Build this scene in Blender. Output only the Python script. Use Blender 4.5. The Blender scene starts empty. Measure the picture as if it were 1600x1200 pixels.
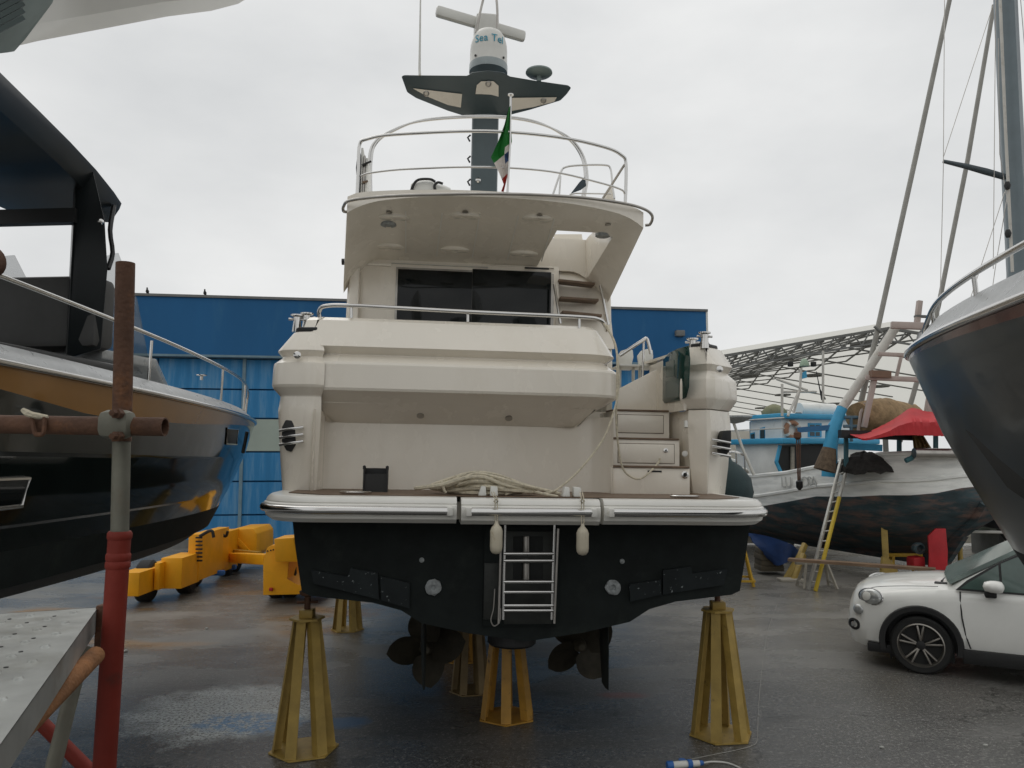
import bpy, bmesh, math, random
from mathutils import Vector, Matrix
random.seed(7)
S = bpy.context.scene
COL = S.collection
R = math.radians

# ------------------------------------------------------------------ camera, sky, sun, exposure
CAMZ, FPX, DROP = 2.6, 1200.0, 110.0
PITCH = math.atan(DROP / FPX)
cam = bpy.data.cameras.new('camera'); cam.sensor_width = 36; cam.lens = 36 * FPX / 1600
cam.clip_start = 0.05; cam.clip_end = 3000
co = bpy.data.objects.new('camera', cam); COL.objects.link(co)
co.location = (0, 0, CAMZ); co.rotation_euler = (math.pi / 2 + PITCH, 0, 0)
S.camera = co

w = bpy.data.worlds.new('World'); S.world = w; w.use_nodes = True
nt = w.node_tree; nt.nodes.clear()
N = nt.nodes.new; L = nt.links.new
out = N('ShaderNodeOutputWorld'); bg = N('ShaderNodeBackground'); bg.inputs['Strength'].default_value = 0.1
sky = N('ShaderNodeTexSky'); sky.sky_type = 'NISHITA'; sky.sun_disc = False
sky.sun_elevation = R(52); sky.sun_rotation = R(25); sky.dust_density = 4; sky.air_density = 1.5
hs = N('ShaderNodeHueSaturation'); hs.inputs['Saturation'].default_value = 0.1; hs.inputs['Value'].default_value = 0.6
tc = N('ShaderNodeTexCoord'); mp = N('ShaderNodeMapping'); mp.inputs['Scale'].default_value = (1, 1, 2.2)
no = N('ShaderNodeTexNoise'); no.inputs['Scale'].default_value = 2.1; no.inputs['Detail'].default_value = 6; no.inputs['Roughness'].default_value = 0.52
cr_ = N('ShaderNodeValToRGB'); cr_.color_ramp.elements[0].position = 0.3; cr_.color_ramp.elements[1].position = 0.7
cr_.color_ramp.elements[0].color = (.675, .69, .70, 1); cr_.color_ramp.elements[1].color = (.90, .905, .90, 1)
ml = N('ShaderNodeMixRGB'); ml.blend_type = 'MULTIPLY'; ml.inputs['Fac'].default_value = 1; ml.inputs[2].default_value = (10, 10, 10, 1)
mx = N('ShaderNodeMixRGB'); mx.inputs['Fac'].default_value = 0.07
L(tc.outputs['Generated'], mp.inputs['Vector']); L(mp.outputs[0], no.inputs['Vector']); L(no.outputs['Fac'], cr_.inputs['Fac'])
L(cr_.outputs['Color'], ml.inputs[1]); L(sky.outputs[0], hs.inputs['Color'])
L(ml.outputs[0], mx.inputs[1]); L(hs.outputs[0], mx.inputs[2]); L(mx.outputs[0], bg.inputs['Color']); L(bg.outputs[0], out.inputs['Surface'])

sl = bpy.data.lights.new('sun', 'SUN'); sl.energy = 0.5; sl.angle = R(40); sl.color = (1, .97, .92)
so = bpy.data.objects.new('sun', sl); COL.objects.link(so)
so.rotation_euler = (R(-38), 0, R(25))
vs = S.view_settings; vs.view_transform = 'Standard'; vs.look = 'None'; vs.exposure = 0.0; vs.gamma = 1; vs.use_curve_mapping = False

# ------------------------------------------------------------------ materials
MATS = {}
def mat(name, col, rough=.5, metal=0, var=.12, vscale=3.0, bump=0, bscale=60, coat=0, spec=.5, stain=None, sscale=1.2, slo=.55, shi=.7, stretch=None, alpha=1, trans=0, rvar=0):
    if name in MATS: return MATS[name]
    m = bpy.data.materials.new(name); m.use_nodes = True; t = m.node_tree; b = t.nodes['Principled BSDF']
    A, K = t.nodes.new, t.links.new
    b.inputs['Roughness'].default_value = rough; b.inputs['Metallic'].default_value = metal
    b.inputs['Specular IOR Level'].default_value = spec
    b.inputs['Coat Weight'].default_value = coat; b.inputs['Coat Roughness'].default_value = .05
    b.inputs['Alpha'].default_value = alpha; b.inputs['Transmission Weight'].default_value = trans
    c = A('ShaderNodeTexCoord'); src = c.outputs['Object']
    if stretch:
        mm = A('ShaderNodeMapping'); mm.inputs['Scale'].default_value = stretch; K(src, mm.inputs[0]); src = mm.outputs[0]
    n = A('ShaderNodeTexNoise'); n.inputs['Scale'].default_value = vscale; n.inputs['Detail'].default_value = 5; n.inputs['Roughness'].default_value = .6
    K(src, n.inputs['Vector'])
    rp = A('ShaderNodeValToRGB'); rp.color_ramp.elements[0].position = .3; rp.color_ramp.elements[1].position = .7
    lo = [max(0, x * (1 - var)) for x in col]; hi = [min(1, x * (1 + var)) for x in col]
    rp.color_ramp.elements[0].color = (*lo, 1); rp.color_ramp.elements[1].color = (*hi, 1)
    K(n.outputs['Fac'], rp.inputs['Fac']); cur = rp.outputs['Color']
    if stain:
        n2 = A('ShaderNodeTexNoise'); n2.inputs['Scale'].default_value = sscale; n2.inputs['Detail'].default_value = 8; n2.inputs['Roughness'].default_value = .68
        K(src, n2.inputs['Vector'])
        r2 = A('ShaderNodeValToRGB'); r2.color_ramp.elements[0].position = slo; r2.color_ramp.elements[1].position = shi
        K(n2.outputs['Fac'], r2.inputs['Fac'])
        mi = A('ShaderNodeMixRGB'); K(r2.outputs['Color'], mi.inputs['Fac']); K(cur, mi.inputs[1]); mi.inputs[2].default_value = (*stain, 1); cur = mi.outputs[0]
    K(cur, b.inputs['Base Color'])
    if rvar:
        mr = A('ShaderNodeMapRange'); mr.inputs['To Min'].default_value = max(.02, rough - rvar); mr.inputs['To Max'].default_value = min(1, rough + rvar)
        n4 = A('ShaderNodeTexNoise'); n4.inputs['Scale'].default_value = vscale * 2.3; n4.inputs['Detail'].default_value = 4
        K(src, n4.inputs['Vector']); K(n4.outputs['Fac'], mr.inputs['Value']); K(mr.outputs[0], b.inputs['Roughness'])
    if bump:
        n3 = A('ShaderNodeTexNoise'); n3.inputs['Scale'].default_value = bscale; n3.inputs['Detail'].default_value = 4
        K(src, n3.inputs['Vector'])
        bp = A('ShaderNodeBump'); bp.inputs['Strength'].default_value = bump; bp.inputs['Distance'].default_value = .01
        K(n3.outputs['Fac'], bp.inputs['Height']); K(bp.outputs[0], b.inputs['Normal'])
    MATS[name] = m
    return m

cream = mat('cream gelcoat', (.85, .79, .685), .26, var=.03, vscale=1.5, coat=.35, stain=(.77, .70, .585), sscale=1.6, slo=.5, shi=.9, rvar=.1, stretch=(1.2, 1.2, .6))
gel = mat('white gelcoat', (.82, .80, .74), .28, var=.04, coat=.2, stain=(.55, .52, .45), sscale=2.2, slo=.62, shi=.9)
antifoul = mat('black green antifouling', (.010, .014, .013), .7, var=.35, vscale=4, stain=(.02, .026, .022), sscale=2.5, bump=.15, bscale=30, spec=.3)
tabmat = mat('speckled trim tab paint', (.014, .019, .02), .6, var=.4, stain=(.35, .38, .38), sscale=26, slo=.63, shi=.66, spec=.3)
chrome = mat('polished stainless', (.62, .61, .59), .16, 1, var=.05)
dullsteel = mat('dull stainless', (.4, .38, .35), .35, 1, var=.2, rvar=.1)
bronze = mat('fouled bronze', (.075, .066, .046), .6, .3, var=.3, vscale=8, bump=.2)
zinc = mat('pitted zinc', (.34, .36, .36), .7, .2, var=.35, vscale=25, bump=.5, bscale=40)
teak = mat('weathered teak', (.17, .115, .075), .6, var=.3, vscale=5, stretch=(1, 8, 1), stain=(.07, .05, .035), sscale=4)
glass = mat('dark tinted glass', (.006, .008, .008), .06, var=.1, spec=.28)
greenglass = mat('dark green smoked glass', (.008, .05, .042), .08, var=.15, spec=.5, alpha=.93)
mastpaint = mat('slate grey mast paint', (.062, .088, .095), .4, var=.08, coat=.1)
black = mat('black rubber', (.012, .012, .012), .55, var=.3, bump=.1)
fendermat = mat('dirty white fender vinyl', (.62, .56, .43), .5, var=.12, vscale=5, stain=(.33, .2, .07), sscale=5, slo=.6, shi=.75)
ropemat = mat('cream rope', (.6, .54, .41), .85, var=.25, vscale=30, bump=.6, bscale=150)
standmat = mat('yellow stand paint', (.37, .25, .06), .55, var=.2, vscale=6, stain=(.085, .05, .022), sscale=5, slo=.62, shi=.7, bump=.1)
standgold = mat('orange stand paint', (.42, .22, .03), .5, var=.2, vscale=6, stain=(.08, .045, .02), sscale=5, slo=.6, shi=.68)
rust = mat('rusty steel tube', (.105, .05, .028), .8, var=.35, vscale=9, stain=(.2, .085, .035), sscale=8, bump=.4, bscale=80)
rustor = mat('orange rust tube', (.27, .12, .045), .85, var=.4, vscale=12, stain=(.13, .06, .03), sscale=9, bump=.5, bscale=90)
redtube = mat('red oxide painted tube', (.2, .028, .018), .6, spec=.25, var=.2, vscale=5, stain=(.07, .03, .022), sscale=6, slo=.58, shi=.72, bump=.15)
greytube = mat('galvanised tube', (.2, .195, .155), .6, .3, var=.25, vscale=6, stain=(.17, .14, .1), sscale=5, bump=.1)
galv = mat('wet galvanised sheet', (.4, .41, .39), .38, .45, var=.2, vscale=5, stain=(.3, .3, .27), sscale=4, rvar=.15)
navy = mat('glossy black hull', (.0065, .010, .009), .09, var=.3, coat=.5, spec=.5)
navy2 = mat('glossy slate hull', (.019, .025, .027), .3, var=.12, coat=.12)
copper = mat('copper gold hull band', (.27, .125, .022), .22, .25, var=.12, vscale=1.5, coat=.4)
copper2 = mat('dark copper hull band', (.12, .045, .035), .25, .3, var=.35, vscale=3, coat=.4)
greydeck = mat('wet grey deck', (.36, .37, .37), .32, var=.12, vscale=5, bump=.06, bscale=90, rvar=.18)
darkgrey = mat('charcoal upholstery', (.06, .06, .058), .7, var=.15)
dullblack = mat('black interior', (.008, .009, .009), .5, var=.3)
bluewall = mat('blue steel cladding', (.02, .115, .27), .6, spec=.2, bump=.15, bscale=6, var=.12, vscale=.5, stretch=(1, 1, .3), stain=(.035, .14, .28), sscale=.9)
bluelow = mat('streaked blue cladding', (.04, .22, .46), .6, spec=.25, var=.16, vscale=1.6, stretch=(3, 3, .25), stain=(.2, .34, .46), sscale=1.6, slo=.48, shi=.78, bump=.3, bscale=9)
bluepale = mat('faded blue frame', (.16, .25, .3), .6, var=.2)
frosted = mat('frosted window panel', (.34, .4, .35), .35, var=.1, vscale=1)
orange = mat('transporter yellow orange', (.88, .40, .012), .5, spec=.3, var=.12, vscale=2, stain=(.3, .1, .01), sscale=4, slo=.66, shi=.8)
tyre = mat('tyre rubber', (.012, .012, .011), .75, var=.3, bump=.3, bscale=60)
carwhite = mat('white car paint', (.82, .815, .77), .22, var=.03, coat=.5)
carglass = mat('green tinted car glass', (.07, .11, .095), .05, var=.3, vscale=1.6, spec=.7)
alloy = mat('grey alloy rim', (.3, .28, .25), .3, .85, var=.15)
blackplastic = mat('black plastic cladding', (.014, .014, .014), .55, var=.2)
lampglass = mat('headlamp lens', (.42, .43, .42), .1, .4, var=.5, vscale=9, coat=.6)
fishwhite = mat('old white hull paint', (.86, .86, .82), .6, var=.14, vscale=2.5, stretch=(.5, .5, 3), stain=(.6, .61, .58), sscale=2.4, slo=.5, shi=.75, bump=.5, bscale=5)
fishdark = mat('scraped dark antifouling', (.035, .06, .068), .75, var=.55, vscale=2.2, stretch=(.5, .5, 2.2), stain=(.17, .105, .085), sscale=2.8, slo=.46, shi=.66, bump=.5, bscale=9)
fishblue = mat('sky blue boat paint', (.055, .36, .6), .5, var=.12, vscale=3)
housewhite = mat('white wheelhouse paint', (.87, .87, .83), .5, var=.1, vscale=2, stain=(.45, .43, .38), sscale=2.5, slo=.6, shi=.9)
redtarp = mat('red tarpaulin', (.5, .022, .028), .6, var=.18, vscale=2, bump=.4, bscale=6)
redpaint = mat('red oxide rudder paint', (.42, .012, .018), .6, var=.2, vscale=3)
bluetarp = mat('blue tarpaulin', (.012, .045, .16), .5, var=.3, vscale=3, bump=.5, bscale=7)
netmat = mat('tan fishing net', (.33, .225, .12), .9, var=.35, vscale=7, bump=1, bscale=22)
netgold = mat('ochre hanging net', (.31, .23, .1), .9, var=.3, vscale=9, stretch=(4, 4, .5), bump=.8, bscale=20)
aluladder = mat('aluminium ladder', (.5, .49, .45), .4, .6, var=.2)
ladderyellow = mat('yellow ladder stile', (.55, .39, .03), .5, var=.2)
polewhite = mat('weathered white spar', (.58, .56, .51), .55, var=.12, stain=(.4, .36, .3), sscale=4)
palepink = mat('faded pink gantry paint', (.46, .38, .34), .6, var=.12)
spargrey = mat('grey spar', (.3, .29, .26), .55, var=.15)
sailmast = mat('blue grey mast paint', (.16, .2, .22), .4, var=.08)
truss = mat('dark truss steel', (.17, .172, .165), .7, var=.2)
planks = mat('pale board wall', (.4, .37, .31), .8, var=.2, vscale=3, stretch=(.5, 1, 6))
plasticblue = mat('blue plug plastic', (.03, .13, .4), .4, var=.1)
plasticwhite = mat('white plastic', (.68, .67, .62), .4, var=.06)
lifering = mat('faded orange life ring', (.38, .2, .12), .7, var=.3, vscale=5)
fglass = mat('wheelhouse window glass', (.03, .05, .06), .1, var=.3)
flagG = mat('flag green cloth', (.03, .25, .05), .8, var=.1); flagW = mat('flag white cloth', (.72, .68, .64), .8, var=.06); flagR = mat('flag red cloth', (.5, .07, .05), .8, var=.1)
flagB = mat('flag crest blue', (.05, .1, .22), .8, var=.4, vscale=20)
tealtext = mat('teal lettering', (.03, .3, .42), .5, var=.05)

# ------------------------------------------------------------------ frames and mesh helpers
CAMP = Vector((0, 0, CAMZ))
FWD = Vector((0, math.cos(PITCH), math.sin(PITCH))); UPV = Vector((0, -math.sin(PITCH), math.cos(PITCH)))
def ray(px, py): return Vector((1, 0, 0)) * ((px - 800) / FPX) + UPV * ((600 - py) / FPX) + FWD
class Frame:
    def __init__(s, loc=(0, 0, 0), rz=0, ry=0):
        s.M = Matrix.Translation(loc) @ Matrix.Rotation(R(rz), 4, 'Z') @ Matrix.Rotation(R(ry), 4, 'Y'); s.I = s.M.inverted()
    def __call__(s, px, py, y):
        o = s.I @ CAMP; d = s.I.to_3x3() @ ray(px, py); return o + d * ((y - o.y) / d.y)
    def z(s, px, py, z):
        o = s.I @ CAMP; d = s.I.to_3x3() @ ray(px, py); return o + d * ((z - o.z) / d.z)
    def x(s, px, py, x):
        o = s.I @ CAMP; d = s.I.to_3x3() @ ray(px, py); return o + d * ((x - o.x) / d.x)
W = Frame()
def G(px, py, z=0): return W.z(px, py, z)

def finish(name, bm, m, parent=None, smooth=40, recalc=True):
    if recalc: bmesh.ops.recalc_face_normals(bm, faces=bm.faces)
    me = bpy.data.meshes.new(name); bm.to_mesh(me); bm.free()
    ms = m if isinstance(m, (list, tuple)) else [m]
    for x in ms: me.materials.append(x)
    if smooth:
        me.polygons.foreach_set('use_smooth', [True] * len(me.polygons)); me.set_sharp_from_angle(angle=R(smooth))
    o = bpy.data.objects.new(name, me); COL.objects.link(o); o.parent = parent
    return o
def tag(o, label, cat, group=None):
    o['label'] = label; o['category'] = cat
    if group: o['group'] = group
    return o
def thing(name, label, cat, M=None, group=None):
    o = bpy.data.objects.new(name, None); COL.objects.link(o); o.empty_display_size = .2
    if M is not None: o.matrix_world = M
    return tag(o, label, cat, group)
def add_box(bm, c, s, rot=None, bev=0):
    b2 = bmesh.new(); bmesh.ops.create_cube(b2, size=1)
    for v in b2.verts: v.co = Vector((v.co.x * s[0], v.co.y * s[1], v.co.z * s[2]))
    if bev: bmesh.ops.bevel(b2, geom=list(b2.edges), offset=bev, segments=2, affect='EDGES', profile=.5)
    M = Matrix.Translation(c) @ (rot.to_4x4() if rot is not None else Matrix())
    b2.transform(M); merge(bm, b2)
def merge(bm, b2):
    me = bpy.data.meshes.new('tmp'); b2.to_mesh(me); b2.free(); bm.from_mesh(me); bpy.data.meshes.remove(me)
def box(name, c, s, m, parent=None, rot=None, bev=0):
    bm = bmesh.new(); add_box(bm, c, s, rot, bev); return finish(name, bm, m, parent)
def cr(pts, n=6, cyc=False):
    P = [Vector(p) for p in pts]; o = []; k = len(P)
    rng = range(k if cyc else k - 1)
    for i in rng:
        a, b, c, d = (P[(i - 1) % k] if cyc or i > 0 else P[0] * 2 - P[1]), P[i], P[(i + 1) % k], (P[(i + 2) % k] if cyc or i + 2 < k else P[-1] * 2 - P[-2])
        for j in range(n):
            t = j / n
            o.append(.5 * ((2 * b) + (c - a) * t + (2 * a - 5 * b + 4 * c - d) * t * t + (3 * b - a - 3 * c + d) * t ** 3))
    if not cyc: o.append(P[-1].copy())
    return o
def add_tube(bm, pts, r, seg=8, cyc=False, caps=True, flat=1):
    P = [Vector(p) for p in pts]; n = len(P); rings = []
    up = None
    for i, p in enumerate(P):
        a = P[i - 1] if (i > 0 or cyc) else p; b = P[(i + 1) % n] if (i < n - 1 or cyc) else p
        t = (b - a)
        t = t.normalized() if t.length > 1e-9 else Vector((0, 0, 1))
        if up is None:
            up = Vector((0, 0, 1)) if abs(t.z) < .9 else Vector((1, 0, 0))
        u = (up - t * up.dot(t)).normalized(); v = t.cross(u); up = u
        rr = r[i] if isinstance(r, (list, tuple)) else r
        rings.append([bm.verts.new(p + (u * math.cos(2 * math.pi * k / seg) + v * math.sin(2 * math.pi * k / seg) * flat) * rr) for k in range(seg)])
    for i in range(n if cyc else n - 1):
        A, B = rings[i], rings[(i + 1) % n]
        for k in range(seg): bm.faces.new((A[k], A[(k + 1) % seg], B[(k + 1) % seg], B[k]))
    if caps and not cyc:
        bm.faces.new(rings[0][::-1]); bm.faces.new(rings[-1])
def tube(name, pts, r, m, parent=None, seg=8, cyc=False, sm=0):
    if sm and isinstance(r, (list, tuple)):
        r = [r[min(i // sm, len(r) - 1)] * (1 - (i % sm) / sm) + r[min(i // sm + 1, len(r) - 1)] * (i % sm) / sm for i in range((len(pts) - 1) * sm + 1)]
    bm = bmesh.new(); add_tube(bm, cr(pts, sm, cyc) if sm else pts, r, seg, cyc); return finish(name, bm, m, parent, 50)
def add_lathe(bm, prof, M=None, seg=24):
    M = M or Matrix(); rings = []
    for r, z in prof:
        rings.append([bm.verts.new(M @ Vector((r * math.cos(2 * math.pi * k / seg), r * math.sin(2 * math.pi * k / seg), z))) for k in range(seg)])
    for A, B in zip(rings, rings[1:]):
        for k in range(seg): bm.faces.new((A[k], A[(k + 1) % seg], B[(k + 1) % seg], B[k]))
    bm.faces.new(rings[0][::-1]); bm.faces.new(rings[-1])
def lathe(name, prof, m, parent=None, M=None, seg=24, smooth=40):
    bm = bmesh.new(); add_lathe(bm, prof, M, seg); return finish(name, bm, m, parent, smooth)
def axis(c, d):
    return Matrix.Translation(c) @ Vector((0, 0, 1)).rotation_difference(Vector(d)).to_matrix().to_4x4()
def add_loft(bm, secs, closed=True, cap=True, mi=None):
    rows = [[bm.verts.new(p) for p in s] for s in secs]; n = len(rows[0])
    for A, B in zip(rows, rows[1:]):
        for k in range(n if closed else n - 1):
            f = bm.faces.new((A[k], A[(k + 1) % n], B[(k + 1) % n], B[k]))
            if mi: f.material_index = mi[k]
    if cap and closed:
        bm.faces.new(rows[0][::-1]); bm.faces.new(rows[-1])
    return rows
def loft(name, secs, m, parent=None, closed=True, cap=True, smooth=40, mi=None):
    bm = bmesh.new(); add_loft(bm, secs, closed, cap, mi); return finish(name, bm, m, parent, smooth)
def add_prism(bm, pts, vec, bev=0):
    vec = Vector(vec); b2 = bmesh.new()
    A = [b2.verts.new(Vector(p)) for p in pts]; B = [b2.verts.new(Vector(p) + vec) for p in pts]; n = len(A)
    b2.faces.new(A[::-1]); b2.faces.new(B)
    for k in range(n): b2.faces.new((A[k], A[(k + 1) % n], B[(k + 1) % n], B[k]))
    if bev: bmesh.ops.bevel(b2, geom=list(b2.edges), offset=bev, segments=2, affect='EDGES', profile=.5, clamp_overlap=True)
    merge(bm, b2)
def prism(name, pts, vec, m, parent=None, bev=0, smooth=40):
    bm = bmesh.new(); add_prism(bm, pts, vec, bev); return finish(name, bm, m, parent, smooth)
def beam(name, a, b, wd, ht, m, parent=None, bev=0):
    a, b = Vector(a), Vector(b); d = b - a; q = d.to_track_quat('X', 'Z').to_matrix()
    return box(name, (a + b) / 2, (d.length, wd, ht), m, parent, q, bev)
def sweep(name, path, prof, m, parent=None, smooth=35, close=False):
    """path: list of (x, y, nx, ny); prof: list of (a, z); outward offset a along the normal"""
    secs = [[Vector((x + nx * a, y + ny * a, z)) for a, z in prof] for x, y, nx, ny in path]
    return loft(name, secs, m, parent, closed=close, cap=close, smooth=smooth)
def planpath(pts, n=6, flip=False):
    P = cr([Vector((p[0], p[1], 0)) for p in pts], n); o = []
    for i, p in enumerate(P):
        t = (P[min(i + 1, len(P) - 1)] - P[max(i - 1, 0)]).normalized(); nx, ny = t.y, -t.x
        if flip: nx, ny = -nx, -ny
        o.append((p.x, p.y, nx, ny))
    return o
def polypath(pts):
    P = [Vector((p[0], p[1])) for p in pts]; o = []
    for i, p in enumerate(P):
        ds = [(P[j + 1] - P[j]).normalized() for j in (i - 1, i) if 0 <= j < len(P) - 1]
        ns = [Vector((d.y, -d.x)) for d in ds]; n = sum(ns, Vector((0, 0))).normalized(); n = n / max(.5, n.dot(ns[0])); o.append((p.x, p.y, n.x, n.y))
    return o
def orient(c, n):
    n = Vector(n).normalized(); th = Vector((0, 0, 1)).cross(n).normalized(); tv = n.cross(th)
    M = Matrix((th, tv, n)).transposed().to_4x4(); M.translation = Vector(c); return M
def cutout(o, cutters):
    for c in cutters:
        md = o.modifiers.new('cut', 'BOOLEAN'); md.operation = 'DIFFERENCE'; md.object = c; md.solver = 'EXACT'
    dg = bpy.context.evaluated_depsgraph_get(); dg.update()
    me = bpy.data.meshes.new_from_object(o.evaluated_get(dg)); o.modifiers.clear(); old = o.data; o.data = me
    me.polygons.foreach_set('use_smooth', [True] * len(me.polygons)); me.set_sharp_from_angle(angle=R(35))
    for c in cutters: bpy.data.objects.remove(c)
    return o
def textmesh(name, s, size, m, depth=.002):
    cu = bpy.data.curves.new(name, 'FONT'); cu.body = s; cu.size = size; cu.extrude = depth; cu.align_x = 'CENTER'; cu.resolution_u = 3
    o = bpy.data.objects.new(name, cu); COL.objects.link(o)
    dg = bpy.context.evaluated_depsgraph_get(); dg.update()
    me = bpy.data.meshes.new_from_object(o.evaluated_get(dg)); bpy.data.objects.remove(o)
    me.materials.clear(); me.materials.append(m)
    o = bpy.data.objects.new(name, me); COL.objects.link(o); return o
def copy_tree(o, parent=None):
    c = o.copy(); COL.objects.link(c); c.parent = parent
    for ch in o.children: copy_tree(ch, c)
    return c

# ------------------------------------------------------------------ ground
def ground():
    m = bpy.data.materials.new('wet asphalt'); m.use_nodes = True; t = m.node_tree; b = t.nodes['Principled BSDF']
    A, K = t.nodes.new, t.links.new
    c = A('ShaderNodeTexCoord'); P = c.outputs['Object']
    def noise(sc, det=5, ro=.6, vec=None, st=None):
        n = A('ShaderNodeTexNoise'); n.inputs['Scale'].default_value = sc; n.inputs['Detail'].default_value = det; n.inputs['Roughness'].default_value = ro
        src = vec or P
        if st:
            mm = A('ShaderNodeMapping'); mm.inputs['Scale'].default_value = st; K(src, mm.inputs[0]); src = mm.outputs[0]
        K(src, n.inputs['Vector']); return n.outputs['Fac']
    def ramp(f, a, bb, ca=(0, 0, 0, 1), cb=(1, 1, 1, 1)):
        r = A('ShaderNodeValToRGB'); r.color_ramp.elements[0].position = a; r.color_ramp.elements[1].position = bb
        r.color_ramp.elements[0].color = ca; r.color_ramp.elements[1].color = cb; K(f, r.inputs[0]); return r.outputs[0]
    def mixc(f, a, bb):
        x = A('ShaderNodeMixRGB'); K(f, x.inputs[0])
        for i, v in ((1, a), (2, bb)):
            if isinstance(v, tuple): x.inputs[i].default_value = v
            else: K(v, x.inputs[i])
        return x.outputs[0]
    def mth(op, a, bb):
        x = A('ShaderNodeMath'); x.operation = op; x.use_clamp = False
        for i, v in ((0, a), (1, bb)):
            if isinstance(v, (int, float)): x.inputs[i].default_value = v
            else: K(v, x.inputs[i])
        return x.outputs[0]
    def blob(cx, cy, rx, ry, nz=.55, sc=2.2):
        s = A('ShaderNodeMapping'); s.vector_type = 'POINT'
        s.inputs['Location'].default_value = (-cx / rx, -cy / ry, 0); s.inputs['Scale'].default_value = (1 / rx, 1 / ry, 0); K(P, s.inputs[0])
        ln = A('ShaderNodeVectorMath'); ln.operation = 'LENGTH'; K(s.outputs[0], ln.inputs[0])
        v = mth('ADD', ln.outputs['Value'], mth('MULTIPLY', mth('SUBTRACT', noise(sc, 8, .7), .5), nz * 2.6))
        return v
    big = noise(.28, 6, .6, st=(1, 1.5, 1)); mid = noise(1.6, 6, .65); fine = noise(24, 5, .8); grit = noise(60, 4, .75)
    base = mixc(ramp(big, .35, .7), (.07, .07, .066, 1), (.155, .15, .14, 1))
    base = mixc(ramp(mid, .35, .75), base, (.095, .092, .085, 1))
    sp = mixc(ramp(fine, .52, .64), base, (.30, .29, .265, 1))
    sp = mixc(ramp(grit, .38, .5), (.02, .02, .019, 1), sp)
    crk = A('ShaderNodeTexVoronoi'); crk.feature = 'DISTANCE_TO_EDGE'; crk.inputs['Scale'].default_value = .33; crk.inputs['Randomness'].default_value = 1
    cw = A('ShaderNodeVectorMath'); cw.operation = 'ADD'; nn = A('ShaderNodeTexNoise'); nn.inputs['Scale'].default_value = 2.5; nn.inputs['Detail'].default_value = 6; K(P, nn.inputs['Vector']); K(P, cw.inputs[0]); K(nn.outputs['Color'], cw.inputs[1]); K(cw.outputs[0], crk.inputs['Vector'])
    ck = ramp(crk.outputs['Distance'], .0, .006, (1, 1, 1, 1), (0, 0, 0, 1)); sp = mixc(mth('MULTIPLY', ck, ramp(big, .42, .5)), sp, (.022, .021, .02, 1))
    oil = ramp(noise(.9, 5, .6, st=(1, 2, 1)), .6, .68); sp = mixc(mth('MULTIPLY', oil, .6), sp, (.03, .03, .028, 1))
    # ground paler beyond the boats, ochre stains by the transporter, red smear
    gy = A('ShaderNodeSeparateXYZ'); K(P, gy.inputs[0])
    far = A('ShaderNodeMapRange'); K(mth('ADD', gy.outputs['Y'], mth('MULTIPLY', big, 3.0)), far.inputs['Value']); far.inputs['From Min'].default_value = 9.6; far.inputs['From Max'].default_value = 13.5
    sp = mixc(mth('MULTIPLY', far.outputs[0], .75), sp, mixc(ramp(mid, .3, .7), (.21, .2, .18, 1), (.34, .32, .285, 1)))
    och = mth('MULTIPLY', ramp(noise(.8, 4, .5, st=(.6, 1.3, 1)), .54, .64), ramp(blob(-5.2, 13.2, 3.4, 3.2), .8, 1.1, (1, 1, 1, 1), (0, 0, 0, 1)))
    sp = mixc(mth('MULTIPLY', och, .7), sp, (.3, .16, .045, 1))
    red = ramp(blob(1.2, 8.6, .35, .12, .4, 5), .5, 1.0, (1, 1, 1, 1), (0, 0, 0, 1))
    sp = mixc(mth('MULTIPLY', red, .45), sp, (.25, .05, .03, 1))
    # puddle: sky reflection painted as pale speckle, blue paint dust in its middle
    pal = ramp(blob(-2.9, 8.1, 1.05, .98, .45, 2.5), .66, 1.0, (1, 1, 1, 1), (0, 0, 0, 1))
    palg = mth('MULTIPLY', pal, ramp(noise(34, 5, .8), .40, .54))
    sp = mixc(mth('MULTIPLY', palg, .9), sp, (.68, .72, .70, 1))
    blu = ramp(blob(-2.55, 7.75, .72, .42, .62, 2.4), .5, .85, (1, 1, 1, 1), (0, 0, 0, 1))
    sp = mixc(mth('MULTIPLY', blu, mth('MULTIPLY', ramp(noise(12, 5, .75), .42, .55), .75)), sp, (.05, .22, .45, 1))
    blu2 = ramp(blob(-1.62, 7.75, .3, .22, .5, 4), .5, .9, (1, 1, 1, 1), (0, 0, 0, 1))
    sp = mixc(mth('MULTIPLY', blu2, .8), sp, (.02, .10, .22, 1))
    K(sp, b.inputs['Base Color'])
    wet = ramp(noise(.55, 6, .62, st=(.7, 1.6, 1)), .42, .6)
    rr = A('ShaderNodeMapRange'); K(wet, rr.inputs['Value']); rr.inputs['To Min'].default_value = .11; rr.inputs['To Max'].default_value = .42
    K(rr.outputs[0], b.inputs['Roughness'])
    bp = A('ShaderNodeBump'); bp.inputs['Strength'].default_value = .7; bp.inputs['Distance'].default_value = .008
    K(fine, bp.inputs['Height']); K(bp.outputs[0], b.inputs['Normal'])
    b.inputs['Specular IOR Level'].default_value = .5
    bm = bmesh.new(); bmesh.ops.create_grid(bm, x_segments=40, y_segments=40, size=900)
    o = finish('ground', bm, m); o['kind'] = 'structure'
ground()
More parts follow.
